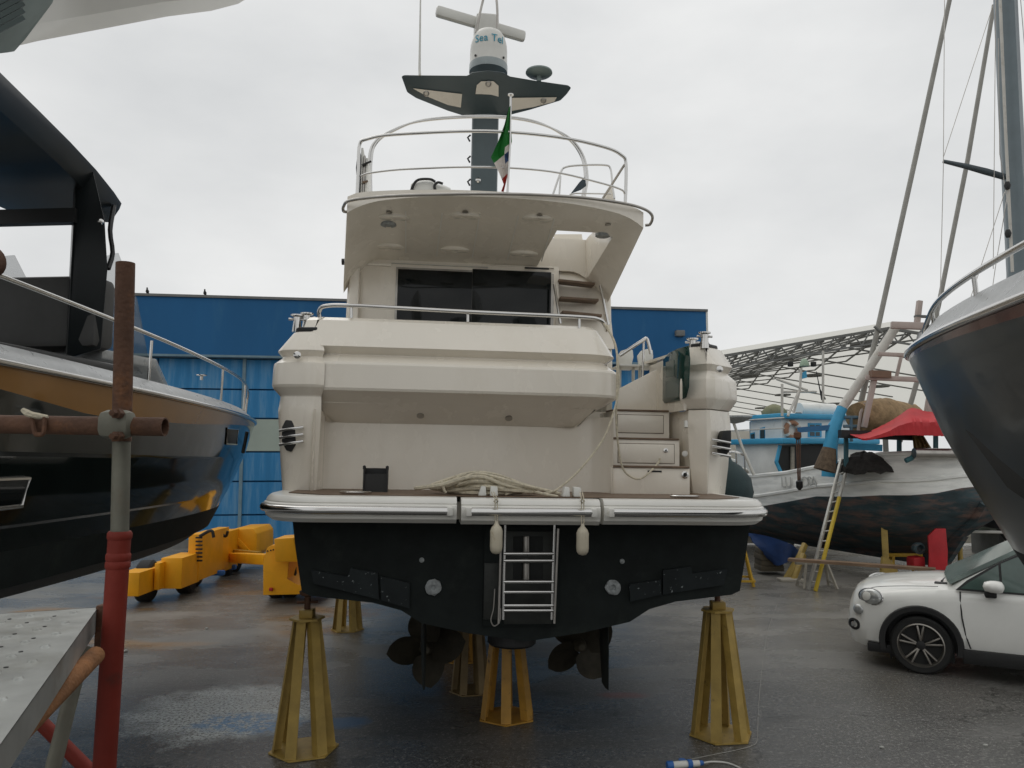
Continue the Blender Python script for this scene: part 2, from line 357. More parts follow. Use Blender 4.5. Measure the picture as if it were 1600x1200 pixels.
# ------------------------------------------------------------------ the motor yacht on stands
YF = Frame((0.115, 6.9, 0), 6.5, 1.0); q = YF
def yacht():
    Y = thing('motor_yacht', 'large cream motor yacht seen from astern, dark bottom, propped on yellow stands', 'yacht', YF.M)
    # hull, lofted from the transom to the bow
    half = [(0, .97), (.5, 1.04), (.92, 1.13), (1.1, 1.24), (1.34, 1.305), (1.87, 1.365), (1.945, 1.40), (2.01, 1.75), (2.06, 2.08)]
    st = [(0, 1, 0, 0), (1, 1.01, -.02, 0), (3, 1.02, -.06, 0), (6, 1.0, -.1, .03), (9, .84, -.05, .2), (11, .55, .15, .45), (12.3, .25, .5, .8), (13, .03, .95, 1.0)]
    secs = []
    for yy, ws, dk, dc in st:
        row = [Vector((-x * ws, yy, z + dk * (1 - (z - .97) / 1.1) + dc * (z - .97) * .35)) for x, z in half[::-1]] + [Vector((x * ws, yy, z + dk * (1 - (z - .97) / 1.1) + dc * (z - .97) * .35)) for x, z in half[1:]]
        secs.append(row)
    loft('hull_bottom', secs, antifoul, Y, smooth=20)
    up = []
    for yy, ws, dk, dc in [(2.05, 1.0, 0, 0)] + st[2:]:
        zt = 3.12 + dc * .5; zb = 2.085 + dc * .385; wx = 2.03 * ws
        up.append([Vector((-wx, yy, zb)), Vector((-wx * 1.01 - .05 * dc, yy, zt)), Vector((wx * 1.01 + .05 * dc, yy, zt)), Vector((wx, yy, zb))])
    loft('hull_topside', up, cream, Y, smooth=30)
    # trim tabs at the foot of the transom
    for k, P in enumerate([[(486, 890), (543, 901), (548, 888), (590, 895), (592, 937), (540, 924), (490, 912)], [(594, 900), (640, 911), (640, 951), (596, 938)],
              [(1137, 889), (1082, 896), (1080, 885), (1036, 891), (1036, 929), (1085, 921), (1131, 914)], [(1033, 906), (984, 913), (985, 940), (1033, 929)]]):
        prism('trim_tab', [q(a, b, -.035 - .008 * (k % 2)) for a, b in P], (0, .034 + .008 * (k % 2), 0), tabmat, Y)
    for a in (677, 957):
        p = q(a, 917, 0); rr = .07
        bm = bmesh.new(); add_lathe(bm, [(rr * .9, 0), (rr, .01), (rr, .025), (rr * .8, .034), (rr * .35, .03), (rr * .3, .012)], axis(p, (0, -1, 0)), 18)
        for v in bm.verts:
            d = Vector((v.co.x - p.x, 0, v.co.z - p.z)); v.co += d * random.uniform(-.09, .07)
        finish('anode', bm, zinc, Y)
    for a, b in ((659, 875), (972, 877)):
        lathe('stud', [(.022, 0), (.022, .008), (.014, .014), (.001, .015)], zinc, Y, axis(q(a, b, 0), (0, -1, 0)), 12)
    # central niche with hydraulic ram behind the ladder
    def qbox(name, x0, y0, x1, y1, Y0, th, m, par=Y, bev=.004):
        a, b = q(x0, y0, Y0), q(x1, y1, Y0)
        return box(name, ((a.x + b.x) / 2, Y0 + th / 2, (a.z + b.z) / 2), (abs(b.x - a.x), th, abs(b.z - a.z)), m, par, None, bev)
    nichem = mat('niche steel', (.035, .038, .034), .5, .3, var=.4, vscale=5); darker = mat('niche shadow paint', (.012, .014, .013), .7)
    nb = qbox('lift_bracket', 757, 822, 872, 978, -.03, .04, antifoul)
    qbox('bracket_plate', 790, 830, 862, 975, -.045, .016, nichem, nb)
    qbox('painted_recess', 802, 838, 848, 862, -.05, .006, darker, nb); qbox('painted_recess', 802, 880, 848, 905, -.05, .006, darker, nb)  # dark plates paint in the shade of two recesses
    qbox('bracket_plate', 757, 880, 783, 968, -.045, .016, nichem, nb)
    for z0, z1 in ((838, 862), (880, 905)):
        a, b = q(822, z0, -.08), q(822, z1, -.08); tube('ram_cylinder', [a, b], .03, dullsteel, nb, 10)
    lathe('keel_pad', [(.2, -.12), (.22, -.1), (.22, .1), (.2, .12)], black, nb, Matrix.Translation(q(800, 985, .25)), 20)
    # folding boarding ladder
    ld = thing('boarding_ladder_frame', 'x', 'x'); ld.parent = Y
    for k in ('label', 'category'): del ld[k]
    bpy.data.objects.remove(ld)
    Yl = -.2
    lad = tube('boarding_ladder', [q(789, 820, Yl), q(786, 968, Yl)], .013, chrome, Y, 8)
    tube('ladder_stile', [q(866, 820, Yl), q(862, 968, Yl)], .013, chrome, lad, 8)
    tube('ladder_stile', [q(872, 826, Yl - .03), q(866, 974, Yl - .03)], .011, dullsteel, lad, 8); tube('ladder_stile', [q(783, 826, Yl - .03), q(779, 974, Yl - .03)], .011, dullsteel, lad, 8)
    for yy in (865, 876, 909, 925, 946, 954):
        tube('ladder_rung', [q(787, yy, Yl - .01), q(865, yy, Yl - .01)], .014, chrome, lad, 8)
    tube('ladder_hook', cr([q(773, 920, Yl), q(771, 950, Yl), q(767, 968, Yl), q(772, 978, Yl), q(781, 970, Yl), q(782, 950, Yl)], 5), .006, dullsteel, lad, 6)
    # propellers, shafts and rudders
    for cx, cy, yy, ph, rx in ((666, 1012, .75, .15, 662), (906, 1008, .75, .62, 945)):
        c = q(cx, cy, yy)
        pr = lathe('propeller', [(.03, -.1), (.055, -.06), (.07, .02), (.07, .1), (.05, .12)], bronze, Y, axis(c, (0, 1, 0)), 16)
        for k in range(4):
            a0 = ph + k * math.pi / 2; bm = bmesh.new(); nu, nv = 9, 7; g = []
            for i in range(nu):
                u = i / (nu - 1); rad = .05 + .33 * u; wd = .172 * math.sin(math.pi * (.13 + .87 * u) ** .9) ** .62 + .02 * (1 - u)
                tw = R(34 - 16 * u); row = []
                for j in range(nv):
                    s = (j / (nv - 1) - .5) * 2 * wd
                    tx = s * math.cos(tw) * .95; dy = s * math.sin(tw)
                    row.append(bm.verts.new(c + Vector((math.cos(a0) * rad - math.sin(a0) * tx, dy, math.sin(a0) * rad + math.cos(a0) * tx))))
                g.append(row)
            for i in range(nu - 1):
                for j in range(nv - 1): bm.faces.new((g[i][j], g[i + 1][j], g[i + 1][j + 1], g[i][j + 1]))
            bmesh.ops.solidify(bm, geom=list(bm.faces), thickness=.012)
            finish('blade', bm, bronze, pr)
        tube('propeller_shaft', [c, c + Vector((0, 2.6, .38))], .03, dullsteel, Y, 10)
        beam('shaft_strut', c + Vector((0, .25, .02)), c + Vector((.02, .3, .42)), .1, .03, bronze, Y)
        t0 = q(rx, 950, .3); b0 = q(rx + (2 if rx > 800 else 0), 1074, .3)
        foil = lambda ch, th, cxx, z: [Vector((cxx + th * s * w_, .3 + ch * (u_ - .35), z)) for u_, w_, s in ((0, .15, 1), (.25, 1, 1), (.6, .8, 1), (1, .08, 1), (1, .08, -1), (.6, .8, -1), (.25, 1, -1), (0, .15, -1))]
        loft('rudder', [foil(.34, .026, t0.x, t0.z + .08), foil(.36, .024, (t0.x + b0.x) / 2, (t0.z + b0.z) / 2), foil(.26, .012, b0.x, b0.z)], antifoul, Y)
    # swim platform in three panels with steel rubbing strips
    ZP = 2.235
    prof = [(-.30, -.004), (0, 0), (.035, -.006), (.062, -.03), (.07, -.05), (.066, -.058), (.085, -.068), (.09, -.085), (.085, -.14), (.078, -.15), (.07, -.18), (.02, -.215), (-.3, -.22)]
    prof = [(a, ZP + z) for a, z in prof]
    ya = -.37
    xl, xr = -2.21, 2.07
    xa, xb, xc, xd = q(714, 780, ya - .08).x, q(721, 790, ya - .1).x, q(938, 795, ya - .1).x, q(944, 790, ya - .08).x
    pth = [planpath([(xl, 1.0), (xl, .4), (xl, .12), (xl + .03, -.10), (xl + .13, -.27), (xl + .33, ya), (xl + .7, ya), (xa - .3, ya), (xa, ya)], 5),
           [(xb, ya - .03, 0, -1), (xc, ya - .03, 0, -1)],
           planpath([(xd, ya), (xd + .3, ya), (xr - .7, ya), (xr - .33, ya), (xr - .13, -.27), (xr - .03, -.10), (xr, .12), (xr, .4), (xr, 1.0)], 5)]
    for i, p in enumerate(pth):
        pp = prof if i != 1 else [(a, z - .004) for a, z in prof]
        pan = sweep('platform_panel', p, pp, gel, Y, 30, close=True)
        if i == 0: sp = [a for a in p if True][8:-1]
        elif i == 2: sp = p[1:-8]
        else: sp = [(xb + .06, ya - .03, 0, -1), (xc - .06, ya - .03, 0, -1)]
        tube('rubbing_strip', [(x + nx * .088, y_ + ny * .088, ZP - .112) for x, y_, nx, ny in sp], .034, chrome, pan, 12)
        for (x, y_, nx, ny) in ([sp[-1]] if i == 0 else [sp[0]] if i == 2 else sp):
            box('strip_end_cap', (x + nx * .098, y_ + ny * .098, ZP - .112), (.05, .05, .075), gel, pan, None, .012)
    prism('platform_deck', [(xl + .12, .9, ZP), (xl + .12, .0, ZP), (xl + .45, ya + .08, ZP), (xr - .45, ya + .08, ZP), (xr - .12, .0, ZP), (xr - .12, .9, ZP)], (0, 0, .006), teak, Y)
    prism('platform_underside', [(xl + .25, .9, ZP - .2), (xl + .25, .05, ZP - .2), (xl + .5, ya + .2, ZP - .2), (xr - .5, ya + .2, ZP - .2), (xr - .25, .05, ZP - .2), (xr - .25, .9, ZP - .2)], (0, 0, .15), cream, Y)
    for a, b in ((556, 769), (1070, 777)):
        p = q(a, b, ya + .17); p.z = ZP + .012
        bm = bmesh.new(); add_lathe(bm, [(.13, 0), (.14, .012), (.12, .02), (.001, .022)], None, 24); bmesh.ops.scale(bm, vec=(1, .45, 1), verts=bm.verts); bm.transform(Matrix.Translation(p)); finish('fairlead_plate', bm, chrome, Y)
    # transom cavity wall
    x0, x1 = q(488, 700, .25).x, q(957, 700, .45).x
    zw = q(720, 664, .74).z
    wall = planpath([(x0, .24), (x0 + .02, .46), (x0 + .05, .66), (x0 + .13, .74), (x0 + 1, .74), (x1 - 1, .74), (x1 - .28, .74), (x1 - .1, .68), (x1 - .02, .55), (x1, .42)], 5)
    sweep('transom_wall', wall, [(0, ZP), (0, zw + .1)], cream, Y, 60)
    # big moulded transom bulge
    z = lambda py, yy=.35, px=720: q(px, py, yy).z
    bl = [(-.9, z(508, .55) + .0), (-.3, z(501, .5) + .01), (-.21, z(500, .45)), (-.15, z(503)), (.015, z(547)), (-.075, z(557)), (-.07, z(559)), (.035, z(571)), (.045, z(575)), (.05, z(611)), (.04, z(615)), (-.13, z(632)), (-.15, z(634, .45)), (-.39, zw), (-.6, zw)]
    xs, xe = q(480, 560, .35).x, q(967, 590, .5).x
    sweep('transom_bulge', planpath([(xs - .10, .42), (xs - .03, .395), (xs + .05, .365), (xs + .35, .35), (xs + 1.2, .345), (xe - 1.2, .345), (xe - .45, .35), (xe - .2, .40), (xe - .07, .52), (xe - .02, .75), (xe, 1.2), (xe, 1.6)], 6), bl, cream, Y, 14)
    zc0, zc1 = z(633, .47) - .004, zw - .004
    prism('cavity_ceiling', [(x0 - .04, .48, zc0), (xe - .5, .48, zc0), (xe - .5, .745, zc1), (x0 - .04, .745, zc1)], (0, 0, .02), cream, Y)
    for a, b in ((657, 649), (795, 653)):
        p = q(a, b, .62); lathe('courtesy_light', [(.034, -.012), (.036, .012), (.02, .012), (.001, .012)], dullsteel, Y, axis(p, (0, -.55, -.83)), 16)
    # port quarter
    xo = q(428, 640, .55).x; xi = x0
    pq = planpath([(xi + .06, .33), (xi - .02, .30), (xi - .12, .31), (xo + .14, .36), (xo + .05, .45), (xo + .01, .62), (xo, 1.0), (xo, 2.2)], 6, flip=True)
    zz = lambda py: q(455, py, .36).z
    sweep('port_quarter', pq, [(-.17, zz(513)), (-.13, zz(516)), (.0, zz(545)), (.005, zz(547)), (-.04, zz(556)), (-.035, zz(558)), (.035, zz(567)), (.04, zz(571)), (.045, zz(601)), (.035, zz(605)), (-.03, zz(617)), (-.035, zz(619)), (-.02, zz(640)), (-.06, zz(720)), (-.09, ZP - .01)], cream, Y, 15)
    # starboard quarter with its inner return
    xo2 = q(1149, 640, .85).x; xi2 = q(1050, 700, 1.05).x; xm = q(1078, 700, .62).x; xn = q(1110, 700, .5).x
    sq = polypath([(xi2, 1.9), (xi2 + .01, 1.3), (xi2 + .03, 1.0), (xm - .02, .68), (xm + .05, .6), (xn - .03, .515), (xn + .03, .52), (xn + .07, .55), (xo2 - .05, .80), (xo2 - .01, .90), (xo2, 1.0), (xo2, 2.2)])
    z2 = lambda py: q(1100, py, .52).z
    box('quarter_inner_side', (xm - .02, 1.3, (z2(640) + z2(548)) / 2), (.03, 1.2, z2(548) - z2(640)), cream, Y)
    sq2 = polypath([(xm - .035, .74), (xm + .0, .69), (xm + .06, .635), (xn - .03, .515), (xn + .03, .52), (xn + .07, .55), (xo2 - .05, .80), (xo2 - .01, .90), (xo2, 1.0), (xo2, 2.2)])
    sweep('starboard_post', sq, [(-.035, z2(640)), (-.02, z2(665)), (-.05, z2(730)), (-.085, ZP - .01)], cream, Y, 28)
    sweep('starboard_quarter', sq2, [(-.15, z2(536)), (-.11, z2(539)), (-.005, z2(566)), (0, z2(568)), (-.045, z2(578)), (-.04, z2(580)), (.03, z2(590)), (.04, z2(594)), (.045, z2(620)), (.035, z2(624)), (-.03, z2(638)), (-.06, z2(640))], cream, Y, 28)
    prism('quarter_top', [(x - nx * .169, y_ - ny * .169, zz(513) + .001) for x, y_, nx, ny in pq] + [(xi + .1, 2.2, zz(513) + .001)], (0, 0, -.03), cream, Y)
    prism('quarter_top', [(x - nx * .149, y_ - ny * .149, z2(536) + .001) for x, y_, nx, ny in sq2] + [(xm - .03, 2.2, z2(536) + .001)], (0, 0, -.03), cream, Y)
    for nm, path, ztop, flip in (('port', pq, zz(513), 0), ('star', sq2, z2(536), 0)):
        bm = bmesh.new(); add_tube(bm, [(x - nx * .16, y_ - ny * .16, ztop + .012) for x, y_, nx, ny in path[(2 if nm == 'port' else 0):(-4 if nm == 'port' else -2)]], .024, 8, flat=.6); finish('quarter_cap_rail', bm, black, Y)
    for px, py, yy in ((464, 511, .62), (479, 508, .75), (1082, 546, 1.0), (1101, 537, .66)):
        p = q(px, py, yy)
        bo = lathe('bollard', [(.045, -.05), (.04, .0), (.034, .06), (.034, .095), (.062, .105), (.062, .118), (.01, .125)], chrome, Y, Matrix.Translation(p), 16)
        tube('bollard_bar', [p + Vector((-.08, 0, .075)), p + Vector((.08, 0, .075))], .012, chrome, bo)
    for px, py, yy in ((465, 556, .28), (1123, 578, .5)):
        bm = bmesh.new(); add_lathe(bm, [(.02, -.02), (.032, 0), (.034, .03), (.02, .042), (.001, .044)], axis(q(px, py, yy), (0, -1, .2)), 16); finish('stern_light', bm, chrome, Y)
    # recessed fairleads with three chrome bars
    for s, P in ((1, [(440, 668), (446, 656), (456, 657), (462, 668), (462, 695), (455, 706), (447, 704), (440, 690)]), (-1, [(1143, 672), (1131, 673), (1127, 684), (1127, 706), (1132, 714), (1140, 706), (1143, 690)])):
        yy = .36 if s > 0 else .53
        fl = prism('fairlead', [q(a, b, yy) for a, b in P], (0, .12, 0), black, Y, .01)
        for k, b in enumerate((669, 680, 691) if s > 0 else (689, 699, 710)):
            e = (q(437, b + 4, yy - .0), q(474, b - 1.5, yy - .06)) if s > 0 else (q(1112, b - 2, yy - .05), q(1141, b + 3, yy - .0))
            tube('fairlead_bar', [e[0], (e[0] + e[1]) / 2 + Vector((0, -.02, 0)), e[1]], .014, chrome, fl, 8, sm=3)
    # boarding steps with locker doors
    for k, (a, b, yt, yb, yy, p) in enumerate(((955, 1078, 732, 781, .45, 0), (955, 1062, 688, 731, .78, 1), (957, 1046, 644, 687, 1.1, 2))):
        A, B = q(a, yb, yy), q(b, yt, yy); A.z = ZP
        sb = box('step_box', ((A.x + B.x) / 2, yy + .3, (A.z + B.z) / 2), (B.x - A.x, .6, B.z - A.z), cream, Y, None, .008)
        box('tread', ((A.x + B.x) / 2, yy + .17, B.z + .009), (B.x - A.x - .02, .37, .02), teak, sb, None, .004)
        if k:
            c0, c1 = (q(966, 693, yy), q(1053, 724, yy)) if k == 1 else (q(965, 648, yy), q(1036, 677, yy))
            cx, cz, sx, sz = (c0.x + c1.x) / 2, (c0.z + c1.z) / 2, c1.x - c0.x, c0.z - c1.z
            box('locker_gap', (cx, yy - .001, cz), (sx + .012, .006, sz + .012), teak, sb)
            ldr = box('locker_door', (cx, yy - .004, cz), (sx, .012, sz), cream, sb, None, .003)
            if k == 1: lathe('locker_latch', [(.022, 0), (.024, .008), (.012, .012), (.001, .012)], chrome, sb, axis(q(1040, 704, yy - .01), (0, -1, 0)), 14)
        else:
            lathe('water_inlet', [(.034, 0), (.036, .01), (.022, .014), (.02, .004)], chrome, sb, axis(q(1070, 742, yy), (0, -1, 0)), 16)
            qbox('step_light', 1012, 735, 1034, 738, yy - .004, .006, black, sb, 0)
    tube('cable_hook', [q(1072, 658, .62), q(1072, 668, .6)], .02, plasticwhite, Y, 10); lathe('shower_socket', [(.03, 0), (.03, .012), (.018, .016), (.001, .016)], plasticwhite, Y, axis(q(1070, 709, .7), (-.3, -1, 0)), 14)
    # cockpit side and gate
    prism('cockpit_side', [q(a, b, 1.62) for a, b in ((966, 608), (1040, 570), (1062, 560), (1062, 645), (964, 645))], (0, .06, 0), cream, Y, .006)
    gx = xm - .052
    gt = prism('side_gate', [YF.x(a, b, gx) for a, b in ((1036, 562), (1044, 552), (1058, 545), (1075, 540), (1077, 560), (1075, 605), (1071, 621), (1062, 626), (1038, 630), (1035, 626))], (.012, 0, 0), greenglass, Y, .003)
    prism('gate_painted_reflection', [YF.x(a, b, gx - .003) for a, b in ((1040, 566), (1053, 562), (1053, 588), (1040, 590))], (.004, 0, 0), mat('grey green reflection paint', (.05, .09, .08), .15), gt); prism('gate_painted_reflection', [YF.x(a, b, gx - .003) for a, b in ((1040, 596), (1061, 594), (1060, 620), (1040, 622))], (.004, 0, 0), mat('grey green reflection paint', (.05, .09, .08), .15), gt)  # lighter patches paint a reflection onto the gate glass
    qbox('gate_hinge', 1071, 563, 1077, 573, .74, .03, chrome, gt)
    tube('gate_handrail', [q(968, 556, 1.75), q(1004, 532, 1.75), q(1010, 529, 1.75), q(1013, 536, 1.75), q(1017, 553, 1.75)], .02, chrome, Y, 10, sm=5)
    tube('rail_post', [q(1006, 533, 1.77), q(1004, 590, 1.77)], .014, chrome, Y)
    prism('cockpit_floor', [(-1.9, 1.0, 2.78), (1.0, 1.0, 2.78), (1.0, 2.5, 2.78), (-1.9, 2.5, 2.78)], (0, 0, .15), mat('pale light bouncing sole', (.6, .55, .46), .6, var=.1), Y)  # floor coloured pale to bounce light onto the flybridge underside
    # stern rail
    sr = tube('stern_rail', [q(500, 499, .62), q(499, 486, .6), q(510, 478, .55), q(560, 478, .52), q(730, 487, .5), q(900, 495, .52), q(935, 499, .58), q(945, 508, .75), q(947, 516, .85)], .02, chrome, Y, 10, sm=6)
    for a, b, c in ((549, 479, 497), (731, 487, 503), (905, 496, 514)):
        tube('rail_stanchion', [q(a, b, .53), q(a, c, .53)], .014, chrome, sr)
    # deckhouse
    YB = 2.12
    bh = qbox('aft_bulkhead', 546, 402, 872, 545, YB, .06, cream)
    qbox('door_frame', 619, 417, 864, 545, YB - .012, .02, dullsteel, bh, .002)
    for a, b in ((622, 735.5), (738.5, 860)):
        qbox('sliding_door', a, 420, b, 544, YB - .024, .012, glass, bh, .002)
    qbox('header_strip', 612, 411, 763, 417, YB - .03, .03, plasticwhite, bh, .003); qbox('header_strip', 558, 409, 611, 416, YB - .02, .02, cream, bh, .003)
    qbox('header_strip', 765, 413, 866, 419, YB - .02, .02, cream, bh, .003); qbox('speaker_bar', 820, 417, 858, 421, YB - .05, .02, black, bh, .002)
    xp, xst = q(541, 420, YB).x, q(957, 470, YB).x
    for x, s in ((xp, 1), (xst, -1)):
        prism('cabin_side', [(x, YB - .02, 2.8), (x + s * .02, YB - .1, 3.6), (x + s * .03, YB - .0, 4.9), (x + s * .12, 7.5, 5.0), (x + s * .12, 8.8, 3.6), (x, 9, 2.9)], (s * .07, 0, 0), cream, Y, .01)
        prism('cabin_window', [(x - s * .004, 3.3, 3.75), (x + s * .01, 3.3, 4.5), (x + s * .075, 7.0, 4.5), (x + s * .07, 8.0, 3.8)], (s * .02, 0, 0), glass, Y)
    box('wing_panel', ((q(546, 450, YB - .1).x + q(560, 450, YB - .1).x) / 2, YB - .06, 4.0), (.12, .1, 1.9), cream, Y, None, .03)
    prism('windscreen', [(-1.35, 9.4, 3.4), (1.35, 9.4, 3.4), (1.2, 8.2, 4.9), (-1.2, 8.2, 4.9)], (0, -.06, -.04), glass, Y)
    # flybridge overhang with stair opening
    nu, nv = 40, 40
    Yend = 8.2
    def fly(u, v):
        c = 2 * u - 1; ya_ = .72 + .30 * abs(c) ** 2.4
        yy = .72 + (Yend - .72) * v ** 1.6; yy += (ya_ - .72) * max(0, 1 - (yy - .72) / .6)
        k = min(1, max(0, (yy - .8) / (YB - .85)))
        xlft = q(545, 330, .95).x; xrgt = q(1010, 335, 1.0).x
        wl = xlft + (xp - .02 - xlft) * k; wr = xrgt + (q(949, 430, YB).x - xrgt) * k
        if yy > 2.5:
            e = (yy - 2.5) / (Yend - 2.5); wl += .35 * e * e; wr -= .35 * e * e
        x = wl + (wr - wl) * u
        z_ = q(778, 311, .75).z + (q(720, 411, YB).z - q(778, 311, .75).z) * min(1, (yy - .75) / (YB - .75))
        edge = min(u, 1 - u); drop = .0
        if edge < .13: drop = (.42 * k) * (1 - edge / .13) ** 1.7
        lip = .03 * math.exp(-(yy - ya_) / .12)
        if yy > YB: drop *= max(.25, 1 - (yy - YB) / .8)
        return Vector((x, yy, z_ - drop + lip * 0))
    def ftop(u, v):
        p = fly(u, v); edge = min(u, 1 - u)
        return Vector((p.x, p.y, q(778, 304, .75).z + .02 - .035 * max(0, 1 - edge / .05) ** 2))
    hu0, hu1 = .735, .93
    def hole(i, j):
        p = fly((i + .5) / nu, (j + .5) / nv); return hu0 < (i + .5) / nu < hu1 and 1.30 < p.y < 2.35
    bm = bmesh.new(); gb = [[bm.verts.new(fly(i / nu, j / nv)) for j in range(nv + 1)] for i in range(nu + 1)]; gt_ = [[bm.verts.new(ftop(i / nu, j / nv)) for j in range(nv + 1)] for i in range(nu + 1)]
    for i in range(nu):
        for j in range(nv):
            if hole(i, j): continue
            bm.faces.new((gb[i][j], gb[i + 1][j], gb[i + 1][j + 1], gb[i][j + 1])); bm.faces.new((gt_[i][j], gt_[i][j + 1], gt_[i + 1][j + 1], gt_[i + 1][j]))
    bm.edges.ensure_lookup_table()
    gi = {}
    for i in range(nu + 1):
        for j in range(nv + 1): gi[gb[i][j]] = gt_[i][j]
    for e in [e for e in bm.edges if e.is_boundary and e.verts[0] in gi and e.verts[1] in gi]:
        a, b = e.verts; bm.faces.new((a, b, gi[b], gi[a]))
    fb = finish('flybridge_deck', bm, cream, Y, 32)
    def under(px, py):
        lo_, hi_ = .75, YB; zf = lambda yy: q(778, 311, .75).z + (q(720, 411, YB).z - q(778, 311, .75).z) * min(1, (yy - .75) / (YB - .75))
        for _ in range(30):
            m_ = (lo_ + hi_) / 2
            if q(px, py, m_).z > zf(m_): hi_ = m_
            else: lo_ = m_
        return q(px, py, m_)
    for a, b in ((608, 331), (727, 330), (843, 335), (950, 350)):
        p = under(a, b); lathe('spotlight', [(.03, -.0), (.034, -.008), (.02, -.014), (.001, -.014)], dullsteel, fb, Matrix.Translation((p.x, p.y, p.z - .004)), 14)
    for a, b in ((607, 351), (942, 368)):
        p = under(a, b); lathe('speaker', [(.085, .02), (.085, -.008), (.07, -.016), (.05, -.01), (.03, -.018), (.001, -.018)], zinc, fb, Matrix.Translation((p.x, p.y, p.z)), 20)
    for a, b in ((608, 386), (711, 391), (818, 397), (615, 340), (727, 338), (840, 342)):
        p = under(a, b)
        bm = bmesh.new(); add_lathe(bm, [(.17, .03), (.17, -.004), (.15, -.014), (.03, -.016), (.028, -.01), (.001, -.01)], None, 24); bmesh.ops.scale(bm, vec=(1, .5, 1), verts=bm.verts); bm.transform(Matrix.Translation((p.x, p.y, p.z))); ob = finish('ceiling_pod', bm, cream, fb)
    for a0, b0, a1, b1 in ((577, 333, 575, 392), (634, 330, 634, 395), (691, 333, 682, 400), (750, 333, 738, 402), (810, 337, 793, 405), (866, 342, 846, 408)):
        A, B = under(a0, b0), under(a1, b1)
        beam('ceiling_rib', A, B, .012, .012, gel, fb)
    # stair to the flybridge
    stp = prism('stair_panel', [q(a, b, yy) for a, b, yy in ((866, 545, 2.0), (874, 430, 2.25), (880, 405, 2.5), (955, 405, 2.5), (948, 440, 2.25), (960, 545, 2.0))], (0, .05, 0), cream, Y)
    for a, b, c, d, yy in ((871, 440, 927, 446, 2.15), (874, 467, 933, 471, 2.08), (877, 489, 938, 495, 2.0)):
        A, B = q(a, b, yy), q(c, d, yy); beam('stair_tread', A, B, .18, .03, teak, stp, .004)
    for P in (((866, 444, 2.0), (870, 470, 1.95), (876, 506, 1.88)), ((938, 446, 2.0), (943, 470, 1.95), (951, 508, 1.88))):
        tube('stair_handrail', [q(*p) for p in P], .016, chrome, stp, 8, sm=3)
    prism('stair_upper_wall', [q(a, b, 2.6) for a, b in ((866, 366), (909, 366), (912, 385), (922, 404), (930, 420), (866, 420))], (0, .05, 0), cream, Y)
    # edge tube and flybridge rails
    et = tube('edge_rail', [q(544, 331, 1.15), q(537, 330, 1.1), q(537, 322, 1.05), q(548, 313, .85), q(600, 307, .72), q(680, 304, .68), q(790, 303, .67), q(900, 308, .72), q(970, 317, .8), q(1005, 326, .95), q(1019, 337, 1.1), q(1016, 350, 1.18), q(1008, 352, 1.2)], .016, dullsteel, Y, 8, sm=6)
    r1 = tube('flybridge_rail', [q(558, 304, 1.0), q(560, 265, 1.0), q(562, 226, 1.0), q(575, 217, .95), q(620, 210, .86), q(757, 205, .8), q(870, 214, .85), q(945, 230, .93), q(972, 243, 1.0), q(978, 255, 1.03), q(978, 290, 1.03), q(977, 316, 1.03)], .017, chrome, Y, 8, sm=6)
    tube('mid_rail', [q(564, 275, 1.0), q(580, 270, .95), q(640, 264, .86), q(757, 261, .8), q(860, 268, .85), q(935, 285, .95), q(970, 296, 1.0), q(977, 304, 1.03)], .011, chrome, r1, 8, sm=5)
    for dx in (0, 4):
        tube('awning_bow', [q(576 + dx, 304, 2.2), q(576 + dx, 255, 2.2), q(583 + dx, 225, 2.2), q(610 + dx, 205, 2.2), q(660 + dx, 189 - dx / 2, 2.2), q(757, 183 - dx / 2, 2.2), q(830, 190 - dx / 2, 2.2), q(885 - dx, 212, 2.2), q(910 - dx, 240, 2.2), q(918 - dx, 275, 2.2), q(914 - dx, 306, 2.2)], .014, chrome, Y, 8, sm=6)
    tube('seat_rail', [q(864, 304, 1.6), q(876, 270, 1.6), q(884, 261, 1.6), q(910, 258, 1.6), q(945, 258, 1.6), q(954, 264, 1.6), q(957, 290, 1.6), q(960, 310, 1.6)], .012, chrome, Y, 8, sm=5)
    tube('seat_rail', [q(874, 304, 1.55), q(876, 275, 1.55)], .010, chrome, Y)
    tube('rail_brace', [q(976, 257, 1.05), q(942, 310, 1.4)], .013, dullsteel, Y); tube('seat_rail', [q(890, 304, 1.7), q(900, 302, 1.7), q(955, 303, 1.7)], .009, chrome, Y)
    # seat end and locker on the flybridge, seen past the rail
    prism('seat_end', [q(a, b, 1.8) for a, b in ((945, 312), (950, 296), (956, 290), (960, 296), (962, 314))], (0, .3, 0), cream, Y, .01)
    # folded gangway parts lashed by the port rail
    ga = prism('folded_gangway', [q(a, b, 1.25) for a, b in ((559, 306), (556, 262), (558, 245), (561, 228), (564, 245), (563, 306))], (0, .5, 0), black, Y, .004)
    for a0, a1, t in ((565, 566, 232), (569, 570, 244), (573, 574, 248)):
        box('gangway_slat', (q(a0, 270, 1.3).x, 1.5, (q(a0, t, 1.3).z + 5.2) / 2), (.022, .45, q(a0, t, 1.3).z - 5.2), plasticwhite if a0 != 569 else dullsteel, ga, None, .004)
    tube('gangway_clip', [q(566, 258, 1.26), q(580, 252, 1.26)], .012, black, ga); tube('gangway_clip', [q(566, 285, 1.26), q(575, 283, 1.26)], .012, teak, ga)
    # mast with wings, radome and radar
    YM = 5.9
    xa_, xb_ = q(735, 300, YM).x, q(777, 300, YM).x; zt = q(757, 150, YM).z
    def msec(z_, k): return [Vector((xa_ * (1 - k) + xb_ * k * 0 + (xb_ - xa_) * .0 + (xb_ - xa_) * a + xa_ * k, YM + b, z_)) for a, b in ((.02, .1), (.0, 0), (.04, -.05), (.2, -.08), (.8, -.08), (.96, -.05), (1, 0), (.98, .1), (.8, .5), (.2, .5))]
